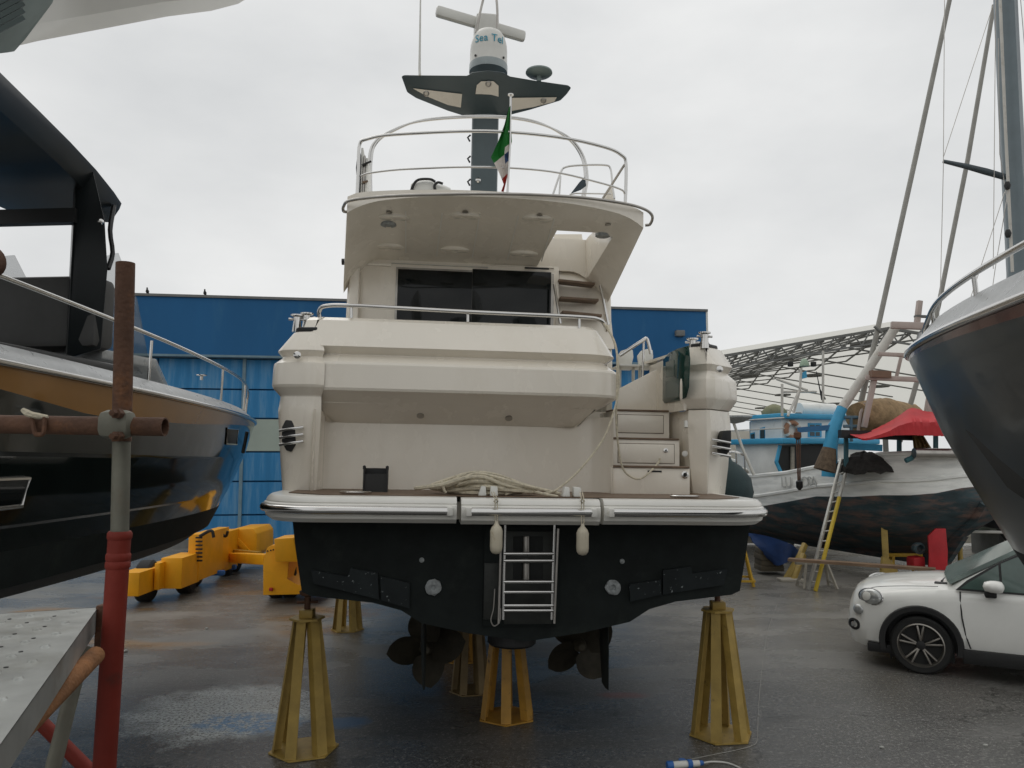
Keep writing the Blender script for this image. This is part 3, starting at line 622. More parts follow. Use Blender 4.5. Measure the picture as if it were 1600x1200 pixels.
    ms = loft('mast', [msec(5.1, 0), msec(zt - .2, 0), msec(zt + .1, 0)], mastpaint, Y, smooth=25)
    lathe('mast_light', [(.045, 0), (.045, .02), (.02, .04), (.001, .045)], chrome, ms, axis(q(747, 282, YM - .08), (0, -1, 0)), 14)
    for b in (215, 248, 284): tube('mast_clip', [q(736, b - 4, YM - .02) + Vector((-.01, 0, 0)), q(734, b, YM - .02) + Vector((-.035, 0, 0)), q(735, b + 6, YM - .02) + Vector((-.01, 0, 0))], .016, black, ms)
    def wy(py): return 5.15 + (py - 115) / 70 * .75
    def wp(a, b, off=0): return q(a, b, wy(b) + off)
    wing = [(627, 119), (632, 117), (730, 120), (737, 113), (762, 110), (787, 113), (796, 121), (888, 133), (893, 137), (886, 147), (876, 157), (830, 171), (795, 180), (778, 184), (735, 184), (700, 173), (650, 153), (636, 144)]
    wg = prism('mast_wing', [wp(a, b) for a, b in wing], (0, .22, .1), mastpaint, ms, .02)
    for P, m_ in (([(645, 138), (722, 147), (720, 168), (700, 164), (668, 151)], cream), ([(800, 153), (870, 152), (866, 159), (835, 167), (800, 173)], cream), ([(743, 147), (745, 133), (752, 127), (771, 127), (779, 134), (779, 151), (768, 148), (753, 147)], cream)):
        prism('wing_inset', [wp(a, b, -.03) for a, b in P], (0, .05, .02), m_, wg)
    for a, b in ((666, 146), (849, 157), (763, 131)):
        lathe('wing_lamp', [(.05, 0), (.05, .012), (.035, .02), (.03, .01), (.001, .01)], dullsteel, wg, axis(wp(a, b, -.035), (0, -.75, -.65)), 16)
    pc = q(763, 112, 5.75); rr = (q(792, 90, 5.75).x - q(733, 90, 5.75).x) / 2; hh = q(763, 48, 5.75).z - pc.z
    dome = lathe('satellite_dome', [(rr * .93, -.02), (rr, 0), (rr, hh * .16), (rr * .985, hh * .18), (rr * .98, hh * .45), (rr * .95, hh * .62), (rr * .85, hh * .8), (rr * .66, hh * .92), (rr * .4, hh * .985), (.01, hh)], plasticwhite, ms, Matrix.Translation(pc), 40, 30)
    lathe('dome_base', [(rr * 1.012, -.03), (rr * 1.012, hh * .13), (rr * .99, hh * .15)], mat('pale grey dome base', (.3, .34, .34), .4), dome, Matrix.Translation(pc), 40)
    for txt, sz, dz, dxx, mm in (('Sea Tel', .185, .52, .0, tealtext), ('a company', .055, .40, .08, tealtext)):
        if txt != 'Sea Tel': continue
        o = textmesh('dome_lettering', txt, sz, mm)
        for v in o.data.vertices:
            ang = (v.co.x + dxx) / rr - .05; r_ = rr * .975 + .004 + v.co.z; v.co = Vector((pc.x + math.sin(ang) * r_, pc.y - math.cos(ang) * r_, pc.z + hh * dz + v.co.y))
        o.parent = dome
    for s in (-1, 1):
        lathe('dome_bolt', [(.02, 0), (.02, .015), (.001, .018)], black, dome, axis(pc + Vector((s * rr * .72, -rr * .7, hh * .2)), (s * .7, -.7, 0)), 8)
    # radar with bar antenna on its pedestal behind the dome
    pr0 = q(760, 60, 6.3)
    pd = loft('radar_pedestal', [[Vector((pr0.x + a * s1, 6.3 + b * s1, zz_)) for a, b in ((-.2, -.15), (.2, -.15), (.23, 0), (.2, .25), (-.2, .25), (-.23, 0))] for zz_, s1 in ((zt + .05, 1.1), (q(760, 45, 6.3).z, 1.0), (q(760, 30, 6.3).z, .95), (q(760, 26, 6.3).z, .7))], plasticwhite, ms, smooth=50)
    a, b = q(681, 17, 6.15), q(824, 44, 6.15); b.y += .3; 
    bar = beam('radar_bar', a, b, .13, .2, plasticwhite, ms, .05)
    for P in (((744, 52, 5.95), (750, 20, 5.95), (757, -10, 5.95), (762, -40, 5.95)), ((777, 50, 5.95), (777, 15, 5.95), (774, -15, 5.95), (768, -40, 5.95))):
        tube('antenna_guard', [q(*p) for p in P], .022, dullsteel, ms, 8, sm=4)
    tube('whip_antenna', [wp(656, 118), q(655.5, 108, 5.2), q(657, 0, 5.2), q(658, -60, 5.2)], [.022, .02, .012, .006], plasticwhite, ms, 8)
    p = wp(842, 126, .08); sd = lathe('antenna_disc', [(.04, -.02), (.04, .07), (.19, .1), (.225, .13), (.22, .155), (.12, .175), (.01, .18)], mat('pale slate disc', (.2, .25, .24), .5), ms, Matrix.Translation(p), 24)
    tube('side_light', [q(534, 409, 2.6), q(541, 409, 2.6)], .04, black, Y, 10)
    return Y
YA = yacht()

def wm(o, M): o.matrix_world = M; return o
# ---- things carried by the yacht
def flag():
    t = thing('stern_flag', 'green white and red flag with crest hanging limp from its staff on the flybridge', 'flag', YF.M)
    tube('flagstaff', [q(793, 303, .72), q(797, 225, .78), q(798, 150, .84)], .011, chrome, t); lathe('staff_truck', [(.03, 0), (.03, .012), (.001, .014)], chrome, t, Matrix.Translation(q(798, 149, .84)), 12)
    L_ = [(798, 165), (797, 180), (799, 205), (800, 222), (796, 235), (795, 250), (794, 270), (791, 284), (787, 300)]
    Rr = [(795, 168), (788, 195), (778, 222), (767, 246), (772, 255), (779, 268), (784, 280), (787, 288), (783, 299)]
    bm = bmesh.new(); n = 7; rows = []
    for i, (a, b) in enumerate(zip(L_, Rr)):
        row = []
        for k in range(n):
            f = k / (n - 1); px, py = a[0] + (b[0] - a[0]) * f, a[1] + (b[1] - a[1]) * f
            row.append(bm.verts.new(q(px, py, .79 + .035 * math.sin(f * 9 + i * .5) - .03 * f)))
        rows.append(row)
    for i in range(len(rows) - 1):
        for k in range(n - 1):
            f = bm.faces.new((rows[i][k], rows[i][k + 1], rows[i + 1][k + 1], rows[i + 1][k]))
            d = i + (k / (n - 1)) * .0
            f.material_index = 0 if (i < 3 or (i == 3 and k > 1)) else (1 if i < 6 else 2)
            if i == 4 and k in (0, 1): f.material_index = 3
    bmesh.ops.solidify(bm, geom=list(bm.faces), thickness=.004)
    finish('flag_cloth', bm, [flagG, flagW, flagR, flagB], t, 60)
flag()
b_ = thing('courtesy_pennant', 'small dark furled pennant tied inside the starboard flybridge rail', 'pennant', YF.M)
prism('pennant_cloth', [q(a, b, 1.75) for a, b in ((892, 302), (905, 285), (914, 276), (916, 290), (908, 296))], (.0, .02, 0), mat('dark slate cloth', (.05, .07, .085), .8), b_)
def bag():
    t = thing('life_jacket_bag', 'white bag with black straps lying on the flybridge edge', 'bag', YF.M)
    secs = []
    for a, h, yy in ((642, 288, 0), (648, 283, 0), (660, 280.5, 0), (675, 281, 0), (682, 287, 0), (695, 290, 0), (704, 294, 0)):
        p = q(a, h, 1.0); z0 = 5.17
        secs.append([Vector((p.x, 1.0 + dy * .5, z0 + (p.z - z0) * k)) for dy, k in ((-.1, 0), (-.13, .4), (-.1, .8), (0, 1), (.2, 1), (.3, .5), (.28, 0))])
    loft('bag_body', secs, plasticwhite, t, smooth=60)
    for P in (((642, 299), (647, 287), (655, 280.5), (672, 280), (680, 284)), ((680, 297), (679, 290), (684, 285), (692, 287)), ((644, 298), (660, 299), (675, 298))):
        tube('strap', [q(a, b, .93) for a, b in P], .014, black, t, 6, sm=4)
bag()
def chair(px0, label):
    t = thing('deck_chair', label, 'chair', YF.M)
    Yc = 2.0 if px0 < 990 else 2.15
    w_ = 24 if px0 < 990 else 22
    a, b = q(px0, 572, Yc), q(px0 + w_ + 6, 572, Yc)
    box('seat', ((a.x + b.x) / 2, Yc + .1, a.z), (b.x - a.x, .4, .03), plasticwhite, t, None, .01)
    prism('backrest', [q(px0 + dx, py, Yc + .25) for dx, py in ((2, 570), (0, 556), (6, 548), (16, 545), (24, 547), (25, 558), (22, 570))], (0, .03, 0), plasticwhite, t, .008)
    for dx, yy in ((3, Yc), (w_ + 1, Yc), (4, Yc + .3), (w_, Yc + .3)):
        c = q(px0 + dx, 575, yy); tube('leg', [c, Vector((c.x - .01, yy - .02, 2.81))], .016, plasticwhite, t, 6)
chair(965, 'white plastic deck chair on the yacht side, next to the bulging transom'); chair(996, 'white plastic deck chair on the yacht side, next to the green glass gate')
def fender(px, top, bot, chockx, label):
    t = thing('hanging_fender', label, 'fender', YF.M, 'small fenders hung over the swim platform')
    Yf = -.51; a, b = q(px, top, Yf), q(px, bot, Yf); h = a.z - b.z; r = .052
    body = lathe('fender_body', [(.004, 0), (r * .6, .008), (r * .92, .03), (r, .06), (r * .98, h * .55), (r, h * .7), (r * .75, h * .82), (r * .36, h * .9), (r * .27, h * .97), (r * .2, h)], fendermat, t, Matrix.Translation(b), 20, 60)
    c = q(chockx, 768, -.35)
    for dx in (-.008, .012):
        tube('lanyard', [c + Vector((dx, -.07, .0)), q(px, 780, -.51) + Vector((dx, 0, 0)), a + Vector((dx, 0, 0))], .0045, ropemat, t, 5)
    tube('lanyard_knot', [q(px - 3, 783, -.515), q(px, 786, -.53), q(px + 3, 783, -.515), q(px, 780, -.53)], .008, ropemat, t, 6, True)
fender(775, 814, 866, 768, 'white bottle shaped fender hanging left of the boarding ladder'); fender(910, 818, 868, 905, 'brown stained white fender hanging right of the boarding ladder')
def chock(px, py, label):
    t = thing('platform_chock', label, 'chock', YF.M, 'white chocks on the swim platform')
    p = q(px, py, -.27); p.z = 2.241
    for dx in (-.05, .05):
        prism('cheek', [p + Vector(v) for v in ((dx - .035, 0, 0), (dx + .035, 0, 0), (dx + .03, .02, .08), (dx - (.03 if dx > 0 else .01), .02, .085))], (0, .1, 0), plasticwhite, t, .008)
chock(763, 767, 'white plastic chock on the platform beside the rope coil'); chock(894, 771, 'white plastic chock on the platform under the trailing rope end')
def ropecoil():
    t = thing('rope_coil', 'untidy coil of cream mooring rope heaped on the swim platform', 'rope', YF.M)
    c = q(752, 768, -.05); random.seed(3)
    for k in range(9):
        pts = []; ex = random.uniform(.24, .44); ey = random.uniform(.1, .2); ox, oy = random.uniform(-.08, .08), random.uniform(-.05, .08); zb = 2.262 + .013 * k; ph = random.uniform(0, 6)
        for i in range(14):
            a = 2 * math.pi * i / 14; wob = 1 + .2 * math.sin(2 * a + ph)
            hump = .085 * math.exp(-((math.cos(a) * ex + ox + .05) / .22) ** 2) * (k / 10)
            pts.append(Vector((c.x + ox + math.cos(a) * ex * wob, c.y + oy + math.sin(a) * ey * wob, zb * 1 + hump - .009 * k * abs(math.cos(a)) ** 1.5)))
        tube('rope_turn', pts, .0165, ropemat, t, 6, True, 3)
    tube('rope_end', [q(700, 755, -.05), q(735, 739, .0), q(775, 742, .0), q(820, 758, .1), q(860, 768, .1), q(885, 774, -.1)], .015, ropemat, t, 6, sm=6)
    tube('rope_end', [q(790, 772, -.2), q(820, 766, -.1), q(850, 772, -.2), q(872, 776, -.25)], .0125, ropemat, t, 6, sm=6)
    tube('rope_lashing', [q(690, 752, -.1), q(694, 766, -.2), q(697, 770, -.2)], .012, ropemat, t, 6)
ropecoil()
tag(wm(tube('shore_line', [q(850, 771, .0), q(870, 765, .05), q(905, 735, .15), q(940, 690, .22), q(957, 650, .25), q(966, 610, .3), q(965, 560, .34), q(958, 530, .4), q(948, 512, .5), q(944, 506, .58)], .010, ropemat, None, 6, sm=6), YF.M), 'cream rope running from the stern rail down across the cavity to the platform', 'rope')
tag(wm(tube('loose_cord', [q(948, 508, .5), q(963, 545, .3), q(964, 600, .28), q(963, 660, .3), q(968, 710, .36), q(975, 735, .38), q(990, 747, .38), q(1003, 747, .38), q(1018, 735, .4), q(1029, 722, .7), q(1031, 716, .74)], .010, ropemat, None, 6, sm=6), YF.M), 'thin cord looping down in front of the boarding steps', 'cord')
def fairlead_box():
    t = thing('roller_holder', 'black open box holder standing on the left of the swim platform', 'holder', YF.M)
    a, b = q(568, 768, .2), q(604, 768, .2)
    x0, x1, z1 = a.x, b.x, q(585, 730, .2).z
    box('back_plate', ((x0 + x1) / 2, .32, (2.241 + z1) / 2), (x1 - x0, .012, z1 - 2.241 - .02), black, t)
    for x in (x0, x1):
        box('side_plate', (x, .25, (2.241 + z1) / 2), (.014, .15, z1 - 2.241), black, t); lathe('corner_knob', [(.014, 0), (.014, .03), (.001, .036)], black, t, Matrix.Translation((x, .2, z1 - .02)), 8)
    box('front_plate', ((x0 + x1) / 2, .2, (2.241 + z1) / 2 - .03), (x1 - x0 - .016, .012, z1 - 2.241 - .06), mat('black steel sheet', (.016, .016, .015), .45), t)
fairlead_box()
bl = lathe('ball_fender', [(.01, -.36), (.16, -.33), (.29, -.2), (.34, 0), (.31, .16), (.2, .3), (.1, .36), (.06, .44)], mat('dark green fender cover', (.022, .045, .048), .75, var=.2, vscale=6, bump=.3), None, Matrix.Translation(q(1131, 768, 1.9)), 24, 60)
tag(wm(bl, YF.M), 'dark green covered fender hanging on the far side of the right quarter', 'fender')
# ------------------------------------------------------------------ hull stands
def stand(name, c, H, rb, rt, nleg, ph, label, m=standmat, screw=.18, pad=None, group='yellow boat stands', legw=.085, ring=False):
    t = thing(name, label, 'boat stand', Matrix.Translation((c[0], c[1], 0)), group)
    b6 = [Vector((math.cos(ph + 2 * math.pi * k / nleg) * rb * 1.12, math.sin(ph + 2 * math.pi * k / nleg) * rb * 1.12, .004)) for k in range(nleg)]
    t6 = [Vector((math.cos(ph + 2 * math.pi * k / nleg) * rt * 1.3, math.sin(ph + 2 * math.pi * k / nleg) * rt * 1.3, H)) for k in range(nleg)]
    if not ring: prism('base_plate', b6, (0, 0, .014), m, t)
    else:
        for k in range(nleg): beam('base_bar', b6[k] * .9 + Vector((0, 0, .12)), b6[(k + 1) % nleg] * .9 + Vector((0, 0, .12)), .04, .04, m, t)
    prism('top_plate', t6, (0, 0, .018), m, t)
    for k in range(nleg):
        a = ph + 2 * math.pi * k / nleg; er = Vector((math.cos(a), math.sin(a), 0)); et = Vector((-math.sin(a), math.cos(a), 0))
        A, B = er * rb + Vector((0, 0, .018)), er * rt + Vector((0, 0, H)); w1 = legw
        bm = bmesh.new()
        inn = -er * .008
        add_prism(bm, [A - et * w1 / 2, A + et * w1 / 2, B + et * w1 * .42, B - et * w1 * .42], inn)
        add_prism(bm, [A - et * w1 / 2 + inn, A - et * w1 / 2 - er * w1 * .8, B - et * w1 * .42 - er * w1 * .7, B - et * w1 * .42 + inn], et * .008)
        finish('leg', bm, m, t)
    z = H + .018
    if screw:
        box('screw_block', (0, 0, z + .035), (rt * 1.0, rt * 1.0, .07), m, t, None, .006)
        tube('jack_screw', [(0, 0, z + .07), (0, 0, z + .07 + screw)], .028, rust, t, 12)
        tube('jack_handle', [(-.09, -.02, z + .09 + screw * .35), (.09, .02, z + .09 + screw * .35)], .013, rust, t, 8)
        lathe('pad', [(.03, 0), (.07, .02), (.075, .05), (.05, .06)], rust, t, Matrix.Translation((0, 0, z + .06 + screw)), 14)
    if pad: box('wood_pad', (0, 0, z + pad / 2), (rt * 2.2, rt * 2.2, pad), dullblack, t, None, .01)
    return t
def gpos(px, py): g = G(px, py); return (g.x, g.y)
stand('boat_stand', gpos(475, 1172), 1.13, .27, .12, 6, .35, 'yellow stand under the left corner of the yacht transom', screw=.12, legw=.1)
stand('boat_stand', gpos(1126, 1148), 1.13, .27, .125, 6, .12, 'yellow stand under the right corner of the yacht transom', screw=.12, legw=.1)
stand('boat_stand', gpos(792, 1120), .86, .27, .16, 6, .5, 'orange yellow stand under the keel, below the boarding ladder', standgold, screw=0, pad=.09, legw=.1)
stand('boat_stand', gpos(735, 1080), .92, .21, .12, 6, .2, 'stand with its shade painted dark, just behind the keel stand', mat('shaded stand paint', (.2, .14, .06), .6, var=.3), screw=0, pad=.1)  # darker copy of the stand paint, shade put into the colour
stand('boat_stand', gpos(543, 984), 1.2, .22, .1, 6, .1, 'yellow stand under the hull between the left stand and the propeller', screw=.08)
stand('boat_stand', gpos(722, 1030), 1.0, .26, .14, 6, .3, 'yellow stand deep under the hull behind the left propeller', standgold, screw=0, pad=.06)
stand('boat_stand', gpos(1152, 914), .95, .42, .16, 4, .6, 'thin legged yellow trestle with red top under the fishing boat bow', mat('bright yellow trestle', (.5, .3, .02), .5, var=.2), screw=0, legw=.05, ring=True, group='trestles around the fishing boat')
tp = bpy.data.objects[-1] if False else None

# ------------------------------------------------------------------ the two dark sport boats either side
def sport_boat(name, label, M, side, hullm, bandm, hw=1.5, L=10.5, zd=3.22, zb=1.66, rake=1.2, top=True, sheer=.0, bandk=1.0, railk=1.0, guk=1.0):
    B = thing(name, label, 'motor boat', M)
    fb = lambda t, wd: wd * (1 - math.exp(-(max(t, 0) / 3.0) ** .82))
    rows = [(1.0, 1.0), (.955, 1.0), (.90, .995), (.72, .985), (.5, .95), (.3, .90), (.14, .86), (0, .80)]
    ns = 34
    def pt(h, wfac, s, sd, band=False):
        t0 = rake * (1 - h) ** 1.25; u = s ** 1.6; t = t0 + (L - t0) * u
        x = fb(t - t0, hw * wfac) ; z = zb + (zd - zb) * h + sheer * u * h
        return Vector((sd * x, -t, z))
    grids = [('hull_band', 1, 2, bandm), ('hull_side', 3, 6, hullm)]
    TB = [(0, .0), (1.5, .03), (3, .07), (4.4, .12), (6.2, .15), (7.6, .07), (9, .02), (11, .02)]
    def hb(s):
        t = L * s ** 1.6
        for (a, va), (b, vb) in zip(TB, TB[1:]):
            if a <= t <= b: return .955 - bandk * (va + (vb - va) * (t - a) / (b - a))
        return .9
    for sd in (-1, 1):
        def strip(nm, hs, m, smooth=60):
            bm = bmesh.new(); g = []
            for i in range(ns + 1):
                s = i / ns; g.append([bm.verts.new(pt(h(s) if callable(h) else h, wf(s) if callable(wf) else wf, s, sd)) for h, wf in hs])
            for i in range(ns):
                for k in range(len(hs) - 1): bm.faces.new((g[i][k], g[i + 1][k], g[i + 1][k + 1], g[i][k + 1]))
            return finish(nm, bm, m, B, smooth)
        strip('hull_band', [(.965, 1.0), (lambda s: hb(s), .992)], bandm)
        strip('hull_side', [(lambda s: hb(s), .992), (.62, .985), (.60, .972), (.45, .955), (.30, .92), (.285, .905), (.18, .88)], hullm, 25)
        bm = bmesh.new(); g = []
        for i in range(ns + 1):
            s = i / ns; a = pt(.18, .88, s, sd); b = pt(.0, .84, s, sd); c = Vector((0, b.y, b.z - .42 * (1 - math.exp(-5 * s)))); g.append([bm.verts.new(p) for p in (a, b, c)])
        for i in range(ns):
            for k in range(2): bm.faces.new((g[i][k], g[i + 1][k], g[i + 1][k + 1], g[i][k + 1]))
        finish('hull_bottom', bm, antifoul, B, 25)
        # gunwale, chrome rub strake
        strake = [pt(.98, 1.008, i / ns, sd) for i in range(ns + 1)]
        tube('rub_strake', strake, .026, chrome, B, 8)
        bm = bmesh.new(); g = []
        for i in range(ns + 1):
            a = pt(.99, 1.0, i / ns, sd); w_ = abs(a.x)
            g.append([bm.verts.new(p) for p in (a, Vector((sd * max(0, w_ - .03), a.y - .02, a.z + .035)), Vector((sd * max(0, w_ - .12), a.y - .1, a.z + .13 * guk)), Vector((sd * max(0, w_ - .34), a.y - .16, a.z + .15 * guk)), Vector((0, a.y - .18, a.z + .16 * guk)))])
        for i in range(ns):
            for k in range(4): bm.faces.new((g[i][k], g[i + 1][k], g[i + 1][k + 1], g[i][k + 1]))
        finish('side_deck', bm, greydeck, B, 50)
        rl = []
        for t, dz in ((.45, .12), (.6, .26), (1.0, .40), (1.8, .45), (3, .47), (5, .5), (7.5, .54), (9.5, .56)):
            x = max(.03, fb(t, hw) - .13); rl.append(Vector((sd * x, -t, zd + dz * railk + sheer * (t / L) ** .6)))
        r = tube('bow_rail', rl, .019, chrome, B, 8, sm=6)
        for t in (.75, 1.6, 3.1, 5.2, 7.4):
            x = max(.03, fb(t, hw) - .15); tube('stanchion', [Vector((sd * x, -t, zd + .08 + sheer * (t / L) ** .6)), Vector((sd * (x + .02), -t - .01, zd + sheer * (t / L) ** .6 + railk * (.33 if t < 1 else .455)))], .014, chrome, r)
        # recessed hull ports
        for t, h, ln, hg in (((2.9, .82, .55, .13), (1.9, .78, .08, .2)) if bandk == 1 else ()):
            P = []
            for a, b in ((-1, -1), (1, -1), (1, 1), (-1, 1)):
                tt = t + a * ln / 2 + b * hg * .35; hh = h + b * hg / 2
                t0 = rake * (1 - hh) ** 1.25; P.append(Vector((sd * (fb(tt - t0, hw * .985) + .004), -tt, zb + (zd - zb) * hh)))
            prism('hull_port', P, (-sd * .03, 0, 0), dullblack, B, .006); tube('port_rim', P, .012, chrome, B, 6, True)
        # long hull window further aft
        P = []
        for t, h in (((7.0, .55), (7.05, .42), (9.6, .40), (9.6, .56)) if bandk == 1 else ((1.35, .62), (1.75, .42), (2.3, .32), (4, .30), (4, .64))):
            t0 = rake * (1 - h) ** 1.25; P.append(Vector((sd * (fb(t - t0, hw * (.96 if bandk == 1 else .945)) + .02), -t, zb + (zd - zb) * h)))
        prism('hull_window', P, (-sd * .04, 0, 0), glass if bandk == 1 else dullblack, B)
        if bandk == 1: tube('window_rim', P, .014, chrome, B, 6, True)
        lathe('skin_fitting', [(.03, 0), (.03, .02), (.016, .03)], chrome, B, axis(pt(.52, .97, .86, sd), (sd, 0, 0)), 12)
    return B
LBM = Matrix.Translation((-4.36, 12.4, 0)) @ Matrix.Rotation(R(-4.5), 4, 'Z')
LB = sport_boat('sport_boat', 'glossy black sport boat with gold sheer band and black hardtop, behind the scaffold', LBM, 1, navy, copper, hw=1.95, zd=3.07, sheer=.2)
RBM = Matrix.Translation((3.22, 6.15, .20)) @ Matrix.Rotation(R(3), 4, 'Z')
RB = sport_boat('sport_boat', 'slate hulled boat bow with grey deck and dark copper band at the right edge', RBM, -1, navy2, copper2, hw=1.5, L=9, zd=3.2, zb=1.5, rake=1.35, bandk=.5, railk=.62, guk=1.35)

def hardtop():
    I = LBM.inverted()
    wl = lambda px, py, y: I @ W(px, py, y)
    # roof shell: traced starboard edge, mirrored about the boat centre line
    edge = [(-60, 58, 4.4), (0, 113, 5.1), (60, 172, 5.9), (110, 222, 6.6), (150, 265, 7.2), (178, 300, 7.7), (190, 318, 8.0)]
    secs = []
    for a, b, d in edge:
        p = wl(a, b, d); hwid = max(.3, p.x)
        k = (d - 4.4) / 3.6
        secs.append([Vector((p.x, p.y, p.z)), Vector((p.x - .02, p.y, p.z - .06)), Vector((p.x - .10, p.y - .02, p.z - .16 - .05 * k)), Vector((p.x - .45, p.y - .05, p.z - .20)), Vector((-p.x + .45, p.y - .05, p.z - .20)), Vector((-p.x + .10, p.y - .02, p.z - .16)), Vector((-p.x, p.y, p.z)), Vector((-p.x * .6, p.y, p.z + .12)), Vector((0, p.y, p.z + .15)), Vector((p.x * .6, p.y, p.z + .12))])
    gloss = mat('glossy black hardtop', (.010, .013, .014), .3, var=.2, spec=.3)
    loft('hardtop', secs, gloss, LB, smooth=35)
    for sd in (1, -1):
        def f(px, py, d):
            p = wl(px, py, d); p.x *= sd; return p
        A = [f(118, 262, 7.15), f(140, 262, 7.15), f(146, 268, 7.15), f(164, 345, 7.2), f(168, 420, 7.3), f(158, 545, 7.4), f(103, 560, 7.3), f(112, 400, 7.2), f(116, 320, 7.15)]
        prism('hardtop_pillar', A, (-sd * .1, .12, 0), gloss, LB, .015)
        prism('side_windscreen', [f(166, 400, 7.5), f(185, 395, 7.9), f(215, 470, 8.3), f(232, 560, 8.6), f(160, 545, 7.6)], (-sd * .015, 0, 0), mat('pale grey screen glass', (.16, .19, .19), .08, var=.3, vscale=2, alpha=.3), LB)
        if sd == 1: tube('screen_frame', [f(178, 322, 7.8), f(172, 360, 7.6), f(176, 395, 7.6), f(169, 420, 7.5)], .025, black, LB, 6, sm=3)
    a, b = wl(0, 336, 6.9), wl(122, 338, 7.2); c = Vector((-b.x, b.y, b.z))
    beam('hardtop_crossbar', b, c, .1, .14, dullblack, LB)
    lp = wl(157, 347, 7.1); lathe('pillar_lamp', [(.025, -.01), (.03, .02), (.018, .05), (.001, .055)], chrome, LB, axis(lp, (.6, -.8, 0)), 12)
    # cockpit seat backs and dark well behind the coaming
    p0, p1 = wl(0, 405, 6.6), wl(112, 410, 7.4)
    box('seat_back', (0, p1.y + .1, 3.98), (1.5, .35, .72), darkgrey, LB, None, .08)
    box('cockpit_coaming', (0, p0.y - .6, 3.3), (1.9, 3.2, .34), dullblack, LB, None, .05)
    prism('foredeck', [wl(160, 545, 7.6), wl(245, 560, 8.8), Vector((0, -2.2, 3.42)), Vector((-wl(245, 560, 8.8).x, wl(245, 560, 8.8).y, wl(245, 560, 8.8).z)), Vector((-wl(160, 545, 7.6).x, wl(160, 545, 7.6).y, wl(160, 545, 7.6).z))], (0, 0, -.1), greydeck, LB, .02)
    for px, py in ((315, 588),):
        p = wl(px, py, 10.0); lathe('deck_cleat', [(.02, -.05), (.02, .0), (.07, .01), (.07, .02), (.001, .025)], chrome, LB, Matrix.Translation(p), 12)
hardtop()

# white overhanging hull above the left
def overhang():
    t = thing('overhanging_hull', 'white underside of another hull jutting into the upper left corner', 'boat')
    lo = [(-160, 108, 2.2), (0, 78, 2.45), (60, 64, 2.6), (150, 47, 2.75), (260, 26, 2.95), (330, 17, 3.1), (372, 6, 3.2), (392, -6, 3.25)]
    secs = []
    for a, b, d in lo:
        p = W(a, b, d); k = 1 if a < 380 else .5
        secs.append([p, p + Vector((-.03, .0, .06)), p + Vector((.02, -.18 * k, .28 * k)), p + Vector((0, -.6 * k, .5 * k)), p + Vector((-.1, -5.5 * k, .7 * k)), p + Vector((-.2, -5.5 * k, 2.6)), p + Vector((-.3, .15, 2.2)), p + Vector((-.06, .12, .2))])  # unseen hull behind the camera enlarged to shade the transom
    loft('hull_shell', secs, gel, t, smooth=50)
    pm = mat('green grey slat paint', (.05, .075, .07), .5, var=.3)
    vp = prism('vent_panel', [W(-40, 88, 2.2), W(12, 82, 2.28), W(30, 62, 2.3), W(72, 6, 2.3), W(84, -24, 2.28), W(-40, -24, 2.1)], (0, .03, .02), mat('pale green vent panel', (.34, .4, .38), .5, var=.2), t)
    for k in range(8):
        A, B = W(-30, 62 - 11 * k, 2.08), W(36 + 0 * k, 22 - 11 * k + 6, 2.16)
        beam('vent_slat', A, B, .014, .013, pm, vp)
overhang()

def light_block_cabin():
    # unseen deckhouse added on the right hand boat to block sky light
    sec = lambda y, hw, z0, z1: [Vector((-hw, y, z0)), Vector((-hw * .93, y, z1 - .12)), Vector((-hw * .8, y, z1)), Vector((hw * .8, y, z1)), Vector((hw * .93, y, z1 - .12)), Vector((hw, y, z0))]
    loft('deckhouse', [sec(-3.6, .5, 3.3, 3.42), sec(-4.4, .8, 3.3, 4.3), sec(-5.2, .95, 3.3, 4.9), sec(-8.2, 1.0, 3.3, 4.95)], greydeck, RB, smooth=35)
    for sd in (-1, 1): prism('light_block_window', [Vector((sd * .985, -5.1, 3.7)), Vector((sd * .96, -5.3, 4.6)), Vector((sd * .97, -8, 4.6)), Vector((sd * .99, -8, 3.7))], (sd * .02, 0, 0), glass, RB)
light_block_cabin()

